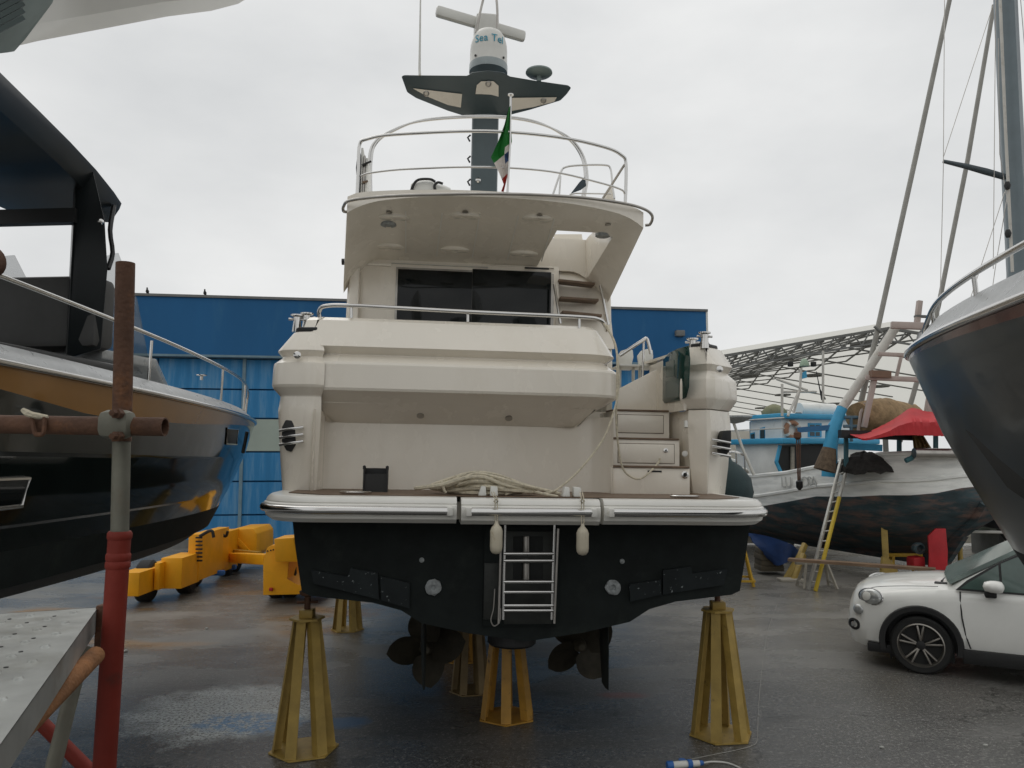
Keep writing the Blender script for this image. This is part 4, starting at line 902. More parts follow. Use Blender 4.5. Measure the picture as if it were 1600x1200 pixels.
# ------------------------------------------------------------------ scaffold at the left
def scaffold():
    t = thing('scaffold', 'rusty tube scaffold with red leg and galvanised deck at the lower left', 'scaffold')
    d = 2.06; X = -1.05
    top = W(196, 411, d); mid = W(187, 837, d); bot = W(163, 1200, d); e = (bot - mid).normalized()
    foot = mid + e * (mid.z / -e.z)
    jn = W(190, 690, d)
    def pipe(nm, a, b, r, m):
        a, b = Vector(a), Vector(b); dv = (b - a).normalized(); u = dv.orthogonal().normalized(); v = dv.cross(u); bm = bmesh.new(); sg = 20
        ring = lambda c, rr: [bm.verts.new(c + (u * math.cos(2 * math.pi * k / sg) + v * math.sin(2 * math.pi * k / sg)) * rr) for k in range(sg)]
        rs = [ring(a + dv * .03, r * .84), ring(a, r * .84), ring(a, r), ring(b, r), ring(b, r * .84), ring(b - dv * .03, r * .84)]
        for A, B in zip(rs, rs[1:]):
            for k in range(sg): bm.faces.new((A[k], A[(k + 1) % sg], B[(k + 1) % sg], B[k]))
        bm.faces.new(rs[0][::-1]); bm.faces.new(rs[-1]); return finish(nm, bm, m, t)
    pipe('upright_tube', jn + (top - jn) * 0, top, .0245, rust)
    pipe('upright_tube', mid, jn, .0225, greytube)
    redt = pipe('leg_tube', foot, mid, .028, redtube)
    for k, zz in enumerate((.0, .055, .075)):
        c = mid + e * zz; lathe('leg_collar', [(.027, -.012), (.031, -.006), (.031, .006), (.027, .012)], redtube, redt, axis(c, e), 20)
    pipe('ledger_tube', W(-120, 661, d - .05), W(258, 667, d - .05), .0245, rust)
    cp = box('coupler', W(183, 663, d - .06), (.085, .066, .074), greytube, t, None, .022)
    for a, b in ((184, 646), (184, 682)):
        lathe('coupler_bolt', [(.014, -.01), (.014, .012), (.009, .014), (.008, .03), (.001, .031)], rust, cp, axis(W(a, b, d - .10), (0, -1, 0)), 6)
    tube('rag', [W(35, 640, d - .085), W(42, 645, d - .085), W(50, 648, d - .085), W(60, 650, d - .08), W(75, 651, d - .08)], [.006, .009, .008, .008, .004], ropemat, t, 6, sm=3)
    tube('wire_wrap', [W(50, 650, d - .08), W(54, 676, d - .085), W(62, 679, d - .085), W(68, 676, d - .085), W(70, 652, d - .08)], .006, rust, t, 6, sm=3)
    pipe('ledger_stub', W(-60, 409, 1.95), W(-12, 409, 2.05), .042, rust)
    # steel deck
    z = 2.18
    c0, c1 = G(153, 949, z), G(-12, 1180, z); far = G(-120, 957, z); dirx = (c0 - c1).normalized(); wdir = Vector((-dirx.y, dirx.x, 0))
    c1 = c0 - dirx * 1.6
    dk = prism('scaffold_deck', [c1, c0, c0 + wdir * .9, c1 + wdir * .9], (0, 0, -.004), galv, t)
    prism('deck_edge', [c1, c0, c0 + Vector((0, 0, -.062)), c1 + Vector((0, 0, -.062))], wdir * .003 + Vector((0, 0, -.001)), galv, dk)
    prism('deck_edge', [c0, c0 + wdir * .9, c0 + wdir * .9 + Vector((0, 0, -.06)), c0 + Vector((0, 0, -.06))], -dirx * .003, galv, dk)
    # dimples and drain holes, joined
    bm = bmesh.new()
    for i in range(24):
        for j in range(9):
            p = c0 - dirx * (.06 + i * .065) + wdir * (.05 + j * .1 + (.05 if i % 2 else 0))
            add_lathe(bm, [(.011, 0), (.007, .004), (.001, .0045)], Matrix.Translation(p), 7)
    finish('deck_dimples', bm, galv, dk)['kind'] = 'stuff'
    bm = bmesh.new()
    for i in range(24):
        for j in range(9):
            p = c0 - dirx * (.09 + i * .065) + wdir * (.09 + j * .1 + (.05 if i % 2 else 0)); add_lathe(bm, [(.005, -.001), (.005, .0012), (.001, .0013)], Matrix.Translation(p), 6)
    finish('deck_holes', bm, dullblack, dk)['kind'] = 'stuff'
    pipe('brace_tube', W(149, 1024, 1.95), W(-60, 1235, 1.3), .022, rustor)
    pipe('brace_tube', W(131, 1010, 2.25), W(60, 1290, 2.1), .02, greytube)
    pipe('brace_tube', W(30, 1095, 2.4), W(170, 1235, 2.4), .02, redtube)
    box('deck_bracket', c0 + Vector((.02, .0, -.05)), (.03, .05, .12), rust, t, None, .006)
scaffold()

# ------------------------------------------------------------------ blue hall
def hall():
    A, B = W(210, 710, 21.5), W(1100, 710, 23.9); dx = Vector((B.x - A.x, B.y - A.y, 0)); ang = math.degrees(math.atan2(dx.y, dx.x)); Lh = dx.length
    HF = Frame((A.x, A.y, 0), ang); h = HF
    t = thing('blue_hall', 'long blue industrial hall behind the yacht', 'building', HF.M)
    zt = h(210, 466, 0).z; zl = h(330, 557, 0).z
    x0, x1 = -14, Lh
    box('hall_body', ((x0 + x1) / 2, 10.05, zt / 2 - .05), (x1 - x0, 20, zt - .1), bluewall, t)
    fas = box('upper_fascia', ((x0 + x1) / 2, -.2, (zt + zl) / 2), (x1 - x0, .4, zt - zl), bluewall, t)
    box('roof_flashing', ((x0 + x1) / 2, -.2, zt + .03), (x1 - x0 + .1, .5, .07), truss, t); box('lower_flashing', ((x0 + x1) / 2, -.2, zl - .03), (x1 - x0, .44, .06), bluepale, t)
    box('corner_trim', (x1 + .03, -.18, (zt + zl) / 2), (.06, .46, zt - zl), plasticwhite, t)
    rows = [557, 609, 654, 706, 752, 804, 853]; zs = [h(400, r, 0).z for r in rows]; zs[0] = zl - .06; zs[-1] = .02
    pw = 2.35; xoff = h(382, 600, 0).x
    n0 = int(math.floor((x0 - xoff) / pw)) + 1
    for r in range(6):
        for k in range(n0, int((x1 - xoff) / pw)):
            xa = xoff + k * pw
            if xa > 13: continue
            m = frosted if r == 2 else bluelow
            yy = -.03 if not (r < 2 and k < 0 and False) else 0
            pn = box('wall_panel', (xa + pw / 2, yy - .0, (zs[r] + zs[r + 1]) / 2), (pw - .04, .06, zs[r] - zs[r + 1] - .045), m, t)
    for k in range(n0, int(13 / pw) + 2):
        xa = xoff + k * pw
        if k % 2 == 0: box('door_post', (xa, -.06, zs[0] / 2), (.09, .1, zs[0]), bluepale, t)
        box('window_mullion', (xa + pw * .5, -.07, (zs[2] + zs[3]) / 2), (.05, .03, zs[2] - zs[3]), bluepale, t)
    box('wall_plinth', ((x0 + 13) / 2, -.05, .12), (13 - x0, .16, .24), truss, t)
    for k in range(8):
        z_ = zs[4] - .2 - .0 * k
    for px, py in ((231, 464), (321, 463)):
        p = HF.M @ h(px, py, -.2); b = thing('bird', 'small dark bird perched on the blue hall roof edge, ' + ('left one' if px < 300 else 'right one'), 'bird', Matrix.Translation((p.x, p.y, zt + .07)) @ Matrix.Scale(.7, 4), 'birds on the hall roof')
        lathe('body', [(.01, .06), (.05, .08), (.07, .14), (.05, .2), (.02, .24)], black, b, Matrix.Rotation(R(25), 4, 'X'), 10, 60); lathe('head', [(.005, .2), (.035, .24), (.03, .28), (.005, .3)], black, b, Matrix.Translation((0, -.09, -.01)), 8, 60); beam('tail', (0, .02, .09), (0, .16, .04), .05, .012, black, b)
        for s in (-.02, .02): tube('leg', [(s, 0, 0), (s, 0, .09)], .006, black, b, 5)
    p = h(1062, 521, -.45); fl = box('wall_floodlight', p, (.28, .2, .18), truss, t, None, .02); box('floodlight_bracket', p + Vector((0, .13, -.08)), (.08, .2, .05), truss, fl)
hall()

# ------------------------------------------------------------------ orange boat transporter
def transporter():
    t = thing('boat_transporter', 'orange yellow self propelled boat transporter with wheeled arms by the blue hall', 'transporter')
    def module(px0, px1, pyt, pyb, d, nm='leg_module', dep=.7, slant=0):
        a, b = W(px0, pyb, d), W(px1, pyt, d)
        return prism(nm, [(a.x, d, a.z), (b.x, d, a.z), (b.x, d, b.z - slant * .1), (b.x - slant, d, b.z), (a.x, d, b.z)], (0, dep, 0), orange, t, .008)
    def wheel(px, py, d, r=.36, wd=.26):
        c = W(px, py, d + .25); c.z = r
        wh = lathe('wheel', [(r * .55, -wd / 2), (r * .9, -wd / 2), (r, -wd * .35), (r, wd * .35), (r * .9, wd / 2), (r * .55, wd / 2)], tyre, t, axis(c, (1, .15, 0)), 24)
        lathe('rim', [(r * .2, -wd / 2 - .02), (r * .56, -wd * .42), (r * .56, wd * .42), (r * .2, wd / 2 + .02)], mat('blue wheel hub', (.05, .2, .4), .5), wh, axis(c, (1, .15, 0)), 16)
    module(185, 218, 895, 932, 13.2, dep=1.5); module(250, 285, 872, 920, 13.9, dep=.8); module(240, 250, 880, 922, 13.7, dep=.6)
    module(292, 312, 835, 908, 14.6, dep=1.2); module(312, 332, 830, 897, 15.4, dep=.9); module(332, 352, 832, 893, 16.2, dep=.8); module(284, 300, 885, 910, 14.4, dep=.3)
    wheel(228, 930, 13.7); wheel(291, 915, 14.5); wheel(302, 915, 15.3); wheel(365, 890, 17.2); wheel(352, 890, 16.6)
    # rear beam with gusset
    d = 17.0
    prism('rear_block', [W(a, b, d) for a, b in ((350, 878), (352, 838), (362, 827), (395, 826), (401, 834), (401, 864), (380, 878))], (0, 1.2, 0), orange, t, .02)
    prism('gusset', [W(a, b, d - .05) for a, b in ((358, 836), (364, 832), (392, 862), (384, 866))], (0, .05, 0), orange, t, .008)
    beam('cross_beam', W(364, 871, d - .4), W(420, 874, 14.9), .22, .2, orange, t, .02)
    beam('cross_beam', W(365, 862, d - .2), W(405, 866, 16), .1, .1, mat('ochre ram', (.45, .26, .03), .5), t)
    # right arm beside the yacht
    d = 13.6
    ra = prism('leg_module', [W(a, b, d) for a, b in ((411, 930), (411, 880), (417, 856), (424, 852), (448, 852), (452, 875), (448, 905), (466, 915), (500, 915), (500, 928))], (0, 1.6, 0), orange, t, .008)
    prism('battery_box', [W(a, b, d - .25) for a, b in ((428, 842), (458, 840), (466, 878), (430, 878))], (0, .6, 0), orange, t, .015)
    for a in (424, 445): wheel(a + 8, 935, 14.1)
    for a, b in ((418, 861), (423, 860), (427, 859)): tube('bolt_head', [W(a, b, d - .01), W(a, b, d + .05)], .015, black, ra, 6)
    tube('warning_lamp', [W(421, 921, d - .03), W(426, 921, d - .03)], .03, redpaint, ra, 6)
    for P in (((312, 838), (330, 829), (334, 840)), ((340, 829), (352, 838), (356, 830))): tube('hydraulic_hose', [W(a, b, 14.5 if a < 335 else 16) for a, b in P], .03, black, t, 6, sm=4)
    for k in range(7): box('ladder_rung', W(311, 840 + 6 * k, 14.55), (.12, .03, .03), black, t)
    for a, b, dd in ((339, 895, 15.6), (358, 886, 16.7)): box('steering_ram', W(a, b, dd), (.3, .12, .1), plasticblue, t, None, .02)
transporter()
# ------------------------------------------------------------------ white car
def car():
    g = G(1441, 1053); O = g - Matrix.Rotation(R(-29), 3, 'Z') @ Vector((.83, -.86, 0)); O.z = 0; rz = -29.0
    M = Matrix.Translation(O) @ Matrix.Rotation(R(rz), 4, 'Z')
    t = thing('parked_car', 'white compact crossover car with black wheel arch trim parked at the right', 'car', M)
    st = [(0.0, .40, .34, .55, .61), (.03, .56, .27, .61, .72), (.09, .67, .23, .70, .83), (.2, .765, .21, .785, .90), (.42, .85, .21, .87, .965), (.75, .89, .21, .92, 1.01), (1.0, .90, .21, .95, 1.035), (1.2, .90, .23, .97, 1.04), (2.2, .905, .23, 1.0, 1.06), (3.3, .905, .23, 1.02, 1.08), (3.9, .87, .26, 1.02, 1.08), (4.15, .8, .32, .95, 1.04), (4.25, .7, .42, .85, .95)]
    def ring(x, hw, zb, zs, zt):
        h = [(0, zb), (hw * .8, zb), (hw * .96, zb + .1), (hw * 1.0, zb + .25), (hw * .985, zb + (zs - zb) * .55), (hw * .992, zs - .1), (hw * .975, zs - .02), (hw * .92, zs + .035), (hw * .78, zt - .02), (hw * .45, zt + .022), (0, zt + .04)]
        return [Vector((x, -y, z)) for y, z in h] + [Vector((x, y, z)) for y, z in h[-2:0:-1]]
    secs = []
    for a, b in zip(st, st[1:]):
        for k in range(4):
            f = k / 4; secs.append(ring(*[p + (q_ - p) * f for p, q_ in zip(a, b)]))
    secs.append(ring(*st[-1]))
    body = loft('body', secs, carwhite, t, smooth=45)
    cut = []
    for x in (.83, 3.40):
        c = lathe('cutter', [(.395, -1.2), (.395, 1.2)], carwhite, t, axis((x, 0, .35), (0, 1, 0)), 40); cut.append(c)
    cutout(body, cut)
    box('underbody', (2.1, 0, .38), (3.7, 1.3, .3), dullblack, t, None, .02)
    # arch cladding, sills
    for sd in (-1, 1):
        for x in (.83, 3.40):
            bm = bmesh.new(); A = []
            for k in range(25):
                a = R(-14) + R(208) * k / 24; ca, sa = math.cos(a), math.sin(a)
                A.append([bm.verts.new((x + ca * r, sd * y, .35 + sa * r)) for r, y in ((.38, .80), (.385, .912), (.44, .915), (.452, .895), (.43, .80))])
            for p, n in zip(A, A[1:]):
                for k in range(4): bm.faces.new((p[k], p[k + 1], n[k + 1], n[k]))
            finish('arch_trim', bm, blackplastic, t)
            box('wheel_well', (x, sd * .62, .42), (.7, .1, .6), dullblack, t)
        prism('sill_trim', [(1.22, sd * .89, .17), (3.02, sd * .89, .17), (3.02, sd * .93, .24), (3.0, sd * .925, .345), (1.23, sd * .925, .345)], (0, -sd * .06, 0), blackplastic, t, .006) if False else box('sill_trim', (2.12, sd * .885, .265), (1.72, .075, .16), blackplastic, t, None, .015)
        # windows laid on the cabin side
        hwz = lambda z: .868 - (z - 1.0) * .33
        for P in ([(1.27, 1.035), (1.36, 1.11), (1.60, 1.275), (1.665, 1.32), (1.665, 1.03)], [(1.69, 1.03), (1.69, 1.335), (1.85, 1.415), (2.05, 1.46), (2.6, 1.475), (2.6, 1.03)], [(2.69, 1.03), (2.69, 1.475), (3.2, 1.43), (3.5, 1.27), (3.6, 1.1), (3.5, 1.04)]):
            prism('side_window', [(x, sd * (hwz(z) + .02), z) for x, z in P], (0, -sd * .03, 0), carglass, t)
        rim = [(1.22, 1.012), (1.34, 1.125), (1.60, 1.30), (1.85, 1.437), (2.05, 1.482), (2.65, 1.497), (3.2, 1.452), (3.52, 1.285), (3.64, 1.1), (3.55, 1.012)]
        prism('window_surround', [(x, sd * (hwz(z) + .012), z) for x, z in rim], (0, -sd * .03, 0), blackplastic, t)
        mr = lathe('wing_mirror', [(.01, -.1), (.07, -.085), (.095, -.03), (.098, .02), (.085, .07), (.03, .09)], carwhite, t, Matrix.Translation((1.60, sd * 1.02, 1.10)) @ Matrix.Rotation(R(90), 4, 'Y') @ Matrix.Diagonal((.72, 1.05, 1.1, 1)), 16, 60)
        box('mirror_foot', (1.565, sd * .945, 1.005), (.12, .14, .075), blackplastic, mr, None, .02)
        # lamps
        hl = lathe('headlight', [(.12, -.03), (.125, 0), (.11, .03), (.065, .048), (.001, .055)], lampglass, t, orient((.297, sd * .75, .838), (-.55, sd * .8, .25)) @ Matrix.Diagonal((1.35, .8, .8, 1)), 24, 60)
        lathe('headlight_lens', [(.05, .03), (.055, .052), (.03, .062), (.001, .064)], plasticwhite, hl, orient((.277, sd * .742, .834), (-.55, sd * .8, .25)), 18, 60)
        lathe('headlight_ring', [(.127, -.02), (.135, .0), (.127, .012), (.11, .01)], chrome, hl, orient((.297, sd * .75, .838), (-.55, sd * .8, .25)) @ Matrix.Diagonal((1.35, .8, .8, 1)), 24)
        lathe('running_light', [(.06, -.02), (.066, 0), (.05, .02), (.001, .028)], lampglass, t, orient((.145, sd * .72, .665), (-.62, sd * .78, .1)) @ Matrix.Diagonal((1.2, .95, 1, 1)), 16, 60)
        lathe('fog_surround', [(.085, -.02), (.09, .0), (.06, .01), (.05, -.01), (.001, -.01)], blackplastic, t, orient((.085, sd * .665, .47), (-.68, sd * .73, 0)) @ Matrix.Diagonal((1.1, .8, 1, 1)), 16)
        lathe('fog_lamp', [(.03, 0), (.032, .01), (.001, .016)], lampglass, t, orient((.08, sd * .672, .47), (-.68, sd * .73, 0)), 12)
        for P in ([(1.265, 1.0), (1.262, .9), (1.27, .7), (1.30, .5), (1.34, .36)], [(2.64, 1.02), (2.65, .7), (2.66, .36)], ):
            bm = bmesh.new()
            def sy(z):
                zs = .985; return .90 * (1 if z < .5 else .985 + .007 * (z - .5) / .4 if z < .88 else .975)
            add_tube(bm, [(x, sd * (sy(z) + .006), z) for x, z in P], .0085, 5); finish('door_gap', bm, dullblack, t)
        # wheels
        for x in (.83, 3.40):
            c = Vector((x, sd * .79, .335)); wh = lathe('wheel', [(.24, -.1), (.31, -.105), (.333, -.085), (.335, 0), (.333, .085), (.31, .105), (.255, .10), (.25, .06)], tyre, t, axis(c, (0, sd, 0)), 40)
            lathe('rim', [(.23, .03), (.255, .1), (.242, .108), (.228, .08), (.22, .03), (.001, .02)], alloy, wh, axis(c, (0, sd, 0)), 40)
            lathe('brake_disc', [(.185, .012), (.185, .032), (.06, .034), (.001, .034)], dullblack, wh, axis(c, (0, sd, 0)), 24)
            for k in range(5):
                for dd in (-.17, .17):
                    a = 2 * math.pi * k / 5 + .3; p0 = Vector((math.cos(a + dd * .6) * .05, 0, math.sin(a + dd * .6) * .05)); p1 = Vector((math.cos(a + dd) * .235, 0, math.sin(a + dd) * .235))
                    beam('spoke', c + p0 + Vector((0, sd * .075, 0)), c + p1 + Vector((0, sd * .088, 0)), .045, .024, alloy, wh, .008)
            lathe('hub_cap', [(.055, .05), (.052, .092), (.03, .098), (.001, .099)], blackplastic, wh, axis(c, (0, sd, 0)), 20)
    # cabin
    def cab(z, xf, xr, hw):
        P = [(xf, 0), (xf + .03, .5), (xf + .10, .82), (xf + .26, .96), (xf + .55, 1.0), (xr - .6, 1.0), (xr - .2, .95), (xr - .05, .75), (xr, 0)]
        return [Vector((x, -hw * y, z)) for x, y in P] + [Vector((x, hw * y, z)) for x, y in P[-2:0:-1]]
    loft('cabin', [cab(.97, 1.02, 4.12, .875), cab(1.1, 1.20, 4.08, .835), cab(1.25, 1.46, 4.02, .79), cab(1.4, 1.75, 3.9, .735), cab(1.48, 1.95, 3.8, .69), cab(1.535, 2.16, 3.65, .61), cab(1.565, 2.4, 3.4, .42)], carwhite, t, smooth=40)
    prism('windscreen', [(1.17, -.70, 1.05), (1.14, 0, 1.05), (1.17, .70, 1.05), (1.94, .56, 1.478), (1.92, 0, 1.478), (1.94, -.56, 1.478)], (-.03, 0, .04), mat('windscreen with painted sky reflection', (.22, .27, .25), .05, var=.3, spec=.7), t)  # base colour lightened to stand in for reflected sky
    tube('wiper', [(1.08, -.5, 1.05), (1.14, -.1, 1.06)], .012, black, t); box('cowl_vent', (1.07, 0, 1.03), (.14, 1.2, .03), blackplastic, t, None, .01)
    bm = bmesh.new(); add_tube(bm, cr([(.22, -.66, .908), (.4, -.72, .963), (.7, -.74, .998), (1.04, -.76, 1.022)], 5), .004, 5); finish('bonnet_gap', bm, dullblack, t)
    box('chin_trim', (.42, 0, .235), (.36, 1.62, .11), blackplastic, t, None, .02)
    tube('mud_flap_strip', [(.5, -.8, .2), (.5, -.8, .12)], .008, black, t, 5)
car()

# ------------------------------------------------------------------ fishing boat ashore
FF = Frame((9.1, 15.6, 0), -70)
def fishing_boat():
    t = thing('fishing_boat', 'old white wooden fishing boat with sky blue wheelhouse and dark scraped bottom', 'fishing boat', FF.M)
    st = [(.42, .03, 2.63, 1.98, 1.8, 1.66), (.38, .5, 2.63, 1.95, 1.75, 1.62), (.2, .95, 2.63, 1.85, 1.5, 1.35), (-.1, 1.3, 2.62, 1.8, 1.3, 1.1), (-.6, 1.55, 2.6, 1.78, 1.1, .62), (-1.2, 1.68, 2.5, 1.72, 1.0, .45), (-2.2, 1.75, 2.32, 1.68, .92, .4), (-3.2, 1.74, 2.17, 1.5, .85, .38), (-4.4, 1.68, 2.07, 1.3, .82, .36), (-5.8, 1.45, 2.05, 1.25, .82, .36), (-7.2, 1.0, 2.15, 1.28, .9, .4), (-8.4, .45, 2.45, 1.4, 1.0, .55), (-9.0, .06, 2.6, 1.4, 1.1, .8)]
    def sub(a, b, n=3): return [tuple(p + (r - p) * k / n for p, r in zip(a, b)) for k in range(n)]
    S2 = [s for a, b in zip(st, st[1:]) for s in sub(a, b)] + [st[-1]]
    for nm, m, rows in (('hull_topside', fishwhite, lambda s: [(s[1] * .985, s[2]), (s[1] * 1.02, (s[2] + s[3]) / 2), (s[1], s[3])]),
                        ('hull_bottom', fishdark, lambda s: [(s[1], s[3]), (s[1] * .96, s[3] * .6 + s[4] * .4), (s[1] * .8, s[4]), (s[1] * .42, s[4] * .45 + s[5] * .55), (.05, s[5])])):
        for sd in (-1, 1):
            loft(nm, [[Vector((s[0], sd * y, z)) for y, z in rows(s)] for s in S2], m, t, closed=False, smooth=50)
    for sd in (-1, 1):
        tube('rub_rail', [(s[0], sd * (s[1] + .02), s[2] * .35 + s[3] * .65) for s in S2], .045, fishwhite, t, 6); tube('cap_rail', [(s[0], sd * s[1] * .985, s[2]) for s in S2], .05, fishwhite, t, 6)
    loft('work_deck', [[Vector((s[0], -s[1] * .95, s[2] - .35)), Vector((s[0], s[1] * .95, s[2] - .35))] for s in S2], mat('wet deck boards', (.1, .09, .075), .6), t, closed=False)
    tube('stern_post', [(s[0], 0, s[5]) for s in S2], .085, fishdark, t, 8)
    # keel, rudder, propeller
    prism('keel', [(.0, -.07, .95), (-.5, -.07, .28), (-7.5, -.07, .3), (-7.5, -.07, .55), (-.7, -.07, .9)], (0, .14, 0), fishdark, t)
    fw = lambda px, py, d: FF.I @ W(px, py, d + 1.6)
    a = fw(1452, 815, 13.9)
    prism('rudder', [fw(px, py, 13.7) for px, py in ((1450, 838), (1462, 826), (1478, 826), (1481, 860), (1480, 905), (1450, 908), (1452, 870))], FF.I.to_3x3() @ Vector((.03, .09, 0)), redpaint, t, .01)
    lathe('stern_tube', [(.11, -.1), (.12, .0), (.075, .03), (.07, -.05)], fishdark, t, axis(fw(1437, 857, 13.9), FF.I.to_3x3() @ Vector((.1, -1, 0))), 16)
    prism('sole_piece', [fw(px, py, 13.9) for px, py in ((1428, 872), (1445, 870), (1447, 888), (1428, 892))], FF.I.to_3x3() @ Vector((0, .3, 0)), redpaint, t, .02)
    # wheelhouse: side plane y=-1.2, aft face at xa
    ys = -1.2; c = FF(1222, 690, ys); xa = c.x
    zT, zB, z0 = FF(1222, 652, ys).z, FF(1222, 686, ys).z, 2.0
    xf = FF(1172, 670, ys).x
    wh = box('wheelhouse', ((xa + xf) / 2, 0, (zT + zB) / 2), (xa - xf, 2.4, zT - zB), housewhite, t, None, .02)
    box('roof_edge', ((xa + xf) / 2, 0, zT + .03), (xa - xf + .3, 2.7, .13), fishblue, t, None, .03)
    box('bridge_deck_edge', ((xa + xf) / 2 - .2, 0, zB - .05), (xa - xf + 1.2, 3.0, .14), fishblue, t, None, .03)
    box('deckhouse', ((xa + xf) / 2 - .2, 0, (zB + z0) / 2 - .05), (xa - xf + .6, 2.6, zB - z0 - .1), housewhite, t, None, .02)
    # aft opening, dark inside, with blue frame
    ax = xa + .12
    P = [FF.x(px, py, ax + .01) for px, py in ((1218, 696), (1292, 694), (1292, 742), (1222, 744), (1212, 722))]
    prism('deckhouse_opening', P, (-.05, 0, 0), dullblack, t)
    for k in (0, 4): beam('opening_frame', P[k] + Vector((.02, 0, 0)), P[(k + 4) % 5 if k == 0 else 3] + Vector((.02, 0, 0)), .05, .07, fishblue, t)
    beam('door_post', FF.x(1238, 698, ax + .03), FF.x(1238, 742, ax + .03), .05, .09, planks, t)
    for pts in ([(1172, 677), (1179, 675), (1180, 697), (1174, 699)], [(1187, 669), (1195, 667), (1195, 689), (1187, 691)]):
        w_ = prism('window', [FF(a_, b_, ys - .01) for a_, b_ in pts], (0, .04, 0), fishblue, t); 
        cc = sum((FF(a_, b_, ys - .02) for a_, b_ in pts), Vector()) / 4
        prism('window_pane', [cc + (FF(a_, b_, ys - .02) - cc) * .8 for a_, b_ in pts], (0, .012, 0), fglass, w_)
    pts = [(1263, 661), (1284, 661), (1284, 683), (1263, 683)]
    w_ = prism('window', [FF.x(a_, b_, xa + .02) for a_, b_ in pts], (-.04, 0, 0), fishblue, t)
    for y0, y1 in ((664, 672), (675, 681)):
        for x0, x1 in ((1266, 1273), (1275, 1281)): prism('window_pane', [FF.x(a_, b_, xa + .03) for a_, b_ in ((x0, y0), (x1, y0), (x1, y1), (x0, y1))], (-.012, 0, 0), fglass, w_)
    # life ring on the aft face
    rc = FF.x(1238, 672, xa + .06); rr = abs(FF.x(1250, 672, xa + .06).y - rc.y)
    lr = thing('life_ring', 'faded orange life ring hung on the fishing boat wheelhouse', 'life ring', FF.M)
    tube('ring_tube', [rc + Vector((0, math.cos(k * math.pi / 12) * rr * .8, math.sin(k * math.pi / 12) * rr * .8)) for k in range(24)], rr * .27, lifering, lr, 8, True)
    for a_ in (0.6, 2.2, 3.7, 5.3):
        p = rc + Vector((0, math.cos(a_) * rr * .8, math.sin(a_) * rr * .8)); tube('ring_band', [p + Vector((0, -math.sin(a_), math.cos(a_))) * .03, p - Vector((0, -math.sin(a_), math.cos(a_))) * .03], rr * .29, plasticwhite, lr, 8)
    # roof gear: raft cradle, radar post, lamps
    zr = zT + .1
    raft = tube('life_raft', [Vector((xa - .35, -.35, zr + .14)), Vector((xa - .35, .75, zr + .14))], .16, housewhite, t, 14)
    tube('raft_cradle', [Vector((xa - .3, -.5, zr)), Vector((xa - .3, .9, zr + .0))], .05, black, t)
    lathe('net_float_heap', [(.3, 0), (.33, .1), (.2, .24), (.05, .3)], mat('mossy float', (.22, .22, .13), .8, var=.3), t, Matrix.Translation((xa - 1.0, -.6, zr)), 14, 60)
    for P_ in ([(1222, 650, 16), (1222, 600, 16)], [(1240, 645, 17), (1250, 608, 17), (1252, 575, 17)], [(1231, 650, 16.5), (1248, 612, 16.8)], [(1213, 592, 17), (1262, 610, 17)], [(1286, 630, 17), (1286, 548, 17)], [(1222, 612, 16.5), (1275, 612, 17.5)]):
        tube('signal_mast', [fw(*p) for p in P_], .03, polewhite, t, 6)
    prism('mast_vane', [fw(1276, 580, 17), fw(1282, 608, 17), fw(1291, 624, 17), fw(1284, 625, 17)], FF.I.to_3x3() @ Vector((0, .04, 0)), black, t)
    for a_, b_ in ((1235, 569), (1271, 569)): box('work_lamp', fw(a_, b_, 17), (.1, .1, .12), black, t, None, .01)
    prism('mast_flag', [fw(a_, b_, 17) for a_, b_ in ((1252, 583), (1260, 579), (1261, 590), (1254, 592))], FF.I.to_3x3() @ Vector((0, .02, 0)), fishblue, t)
    lathe('mast_bell', [(.12, 0), (.1, .1), (.04, .18)], mat('pale green bell', (.3, .4, .3), .7), t, Matrix.Translation(fw(1257, 572, 17)), 12, 60)
    # side rails
    for z_ in (.25, .5):
        tube('bridge_rail', [Vector((xf - .6, -1.45, zB + z_)), Vector((xa + .4, -1.45, zB + z_))], .018, polewhite, t, 6)
    # crane boom, blue foot and white arm
    d = 14.6
    bm_ = tube('crane_post', [fw(1296, 745, d), fw(1297, 700, d), fw(1303, 668, d), fw(1316, 637, d)], [.16, .15, .12, .11], fishblue, t, 10)
    tube('crane_boom', [fw(1316, 637, d), fw(1360, 572, d), fw(1399, 512, d)], .095, polewhite, t, 12)
    prism('crane_gusset', [fw(a_, b_, d) for a_, b_ in ((1293, 670), (1316, 632), (1322, 640), (1310, 690), (1302, 722), (1290, 722))], FF.I.to_3x3() @ Vector((0, .12, 0)), fishblue, t, .01)
    beam('davit_arm', fw(1297, 668, d), fw(1246, 672, d + .2), .09, .11, mat('dark blue davit paint', (.03, .14, .3), .5), t)
    for dx in (-2, 1, 4): tube('tackle_rope', [fw(1246 + dx, 674, d + .2), fw(1248 + dx * .6, 752, d + .1)], .012, rust if dx else netgold, t, 5)
    lathe('tackle_block', [(.02, -.12), (.07, -.06), (.07, .06), (.02, .1)], black, t, Matrix.Translation(fw(1249, 757, d + .1)), 10); lathe('tackle_block', [(.02, -.1), (.08, -.05), (.08, .05), (.02, .1)], rust, t, Matrix.Translation(fw(1246, 680, d + .2)), 10)
    # gantry of pale beams
    for P_, wd in (([(1392, 508, 14.2), (1450, 510, 14.0)], .14), ([(1372, 553, 14.3), (1440, 556, 14.1)], .08), ([(1352, 590, 14.3), (1460, 594, 14.0)], .1), ([(1366, 592, 14.3), (1350, 668, 14.3)], .1), ([(1409, 553, 14.6), (1400, 592, 14.6)], .06), ([(1456, 612, 14.1), (1450, 650, 14.1)], .14), ([(1437, 470, 14.2), (1432, 512, 14.2)], .1)):
        beam('gantry_beam', fw(*P_[0]), fw(*P_[1]), wd, wd, palepink, t, .01)
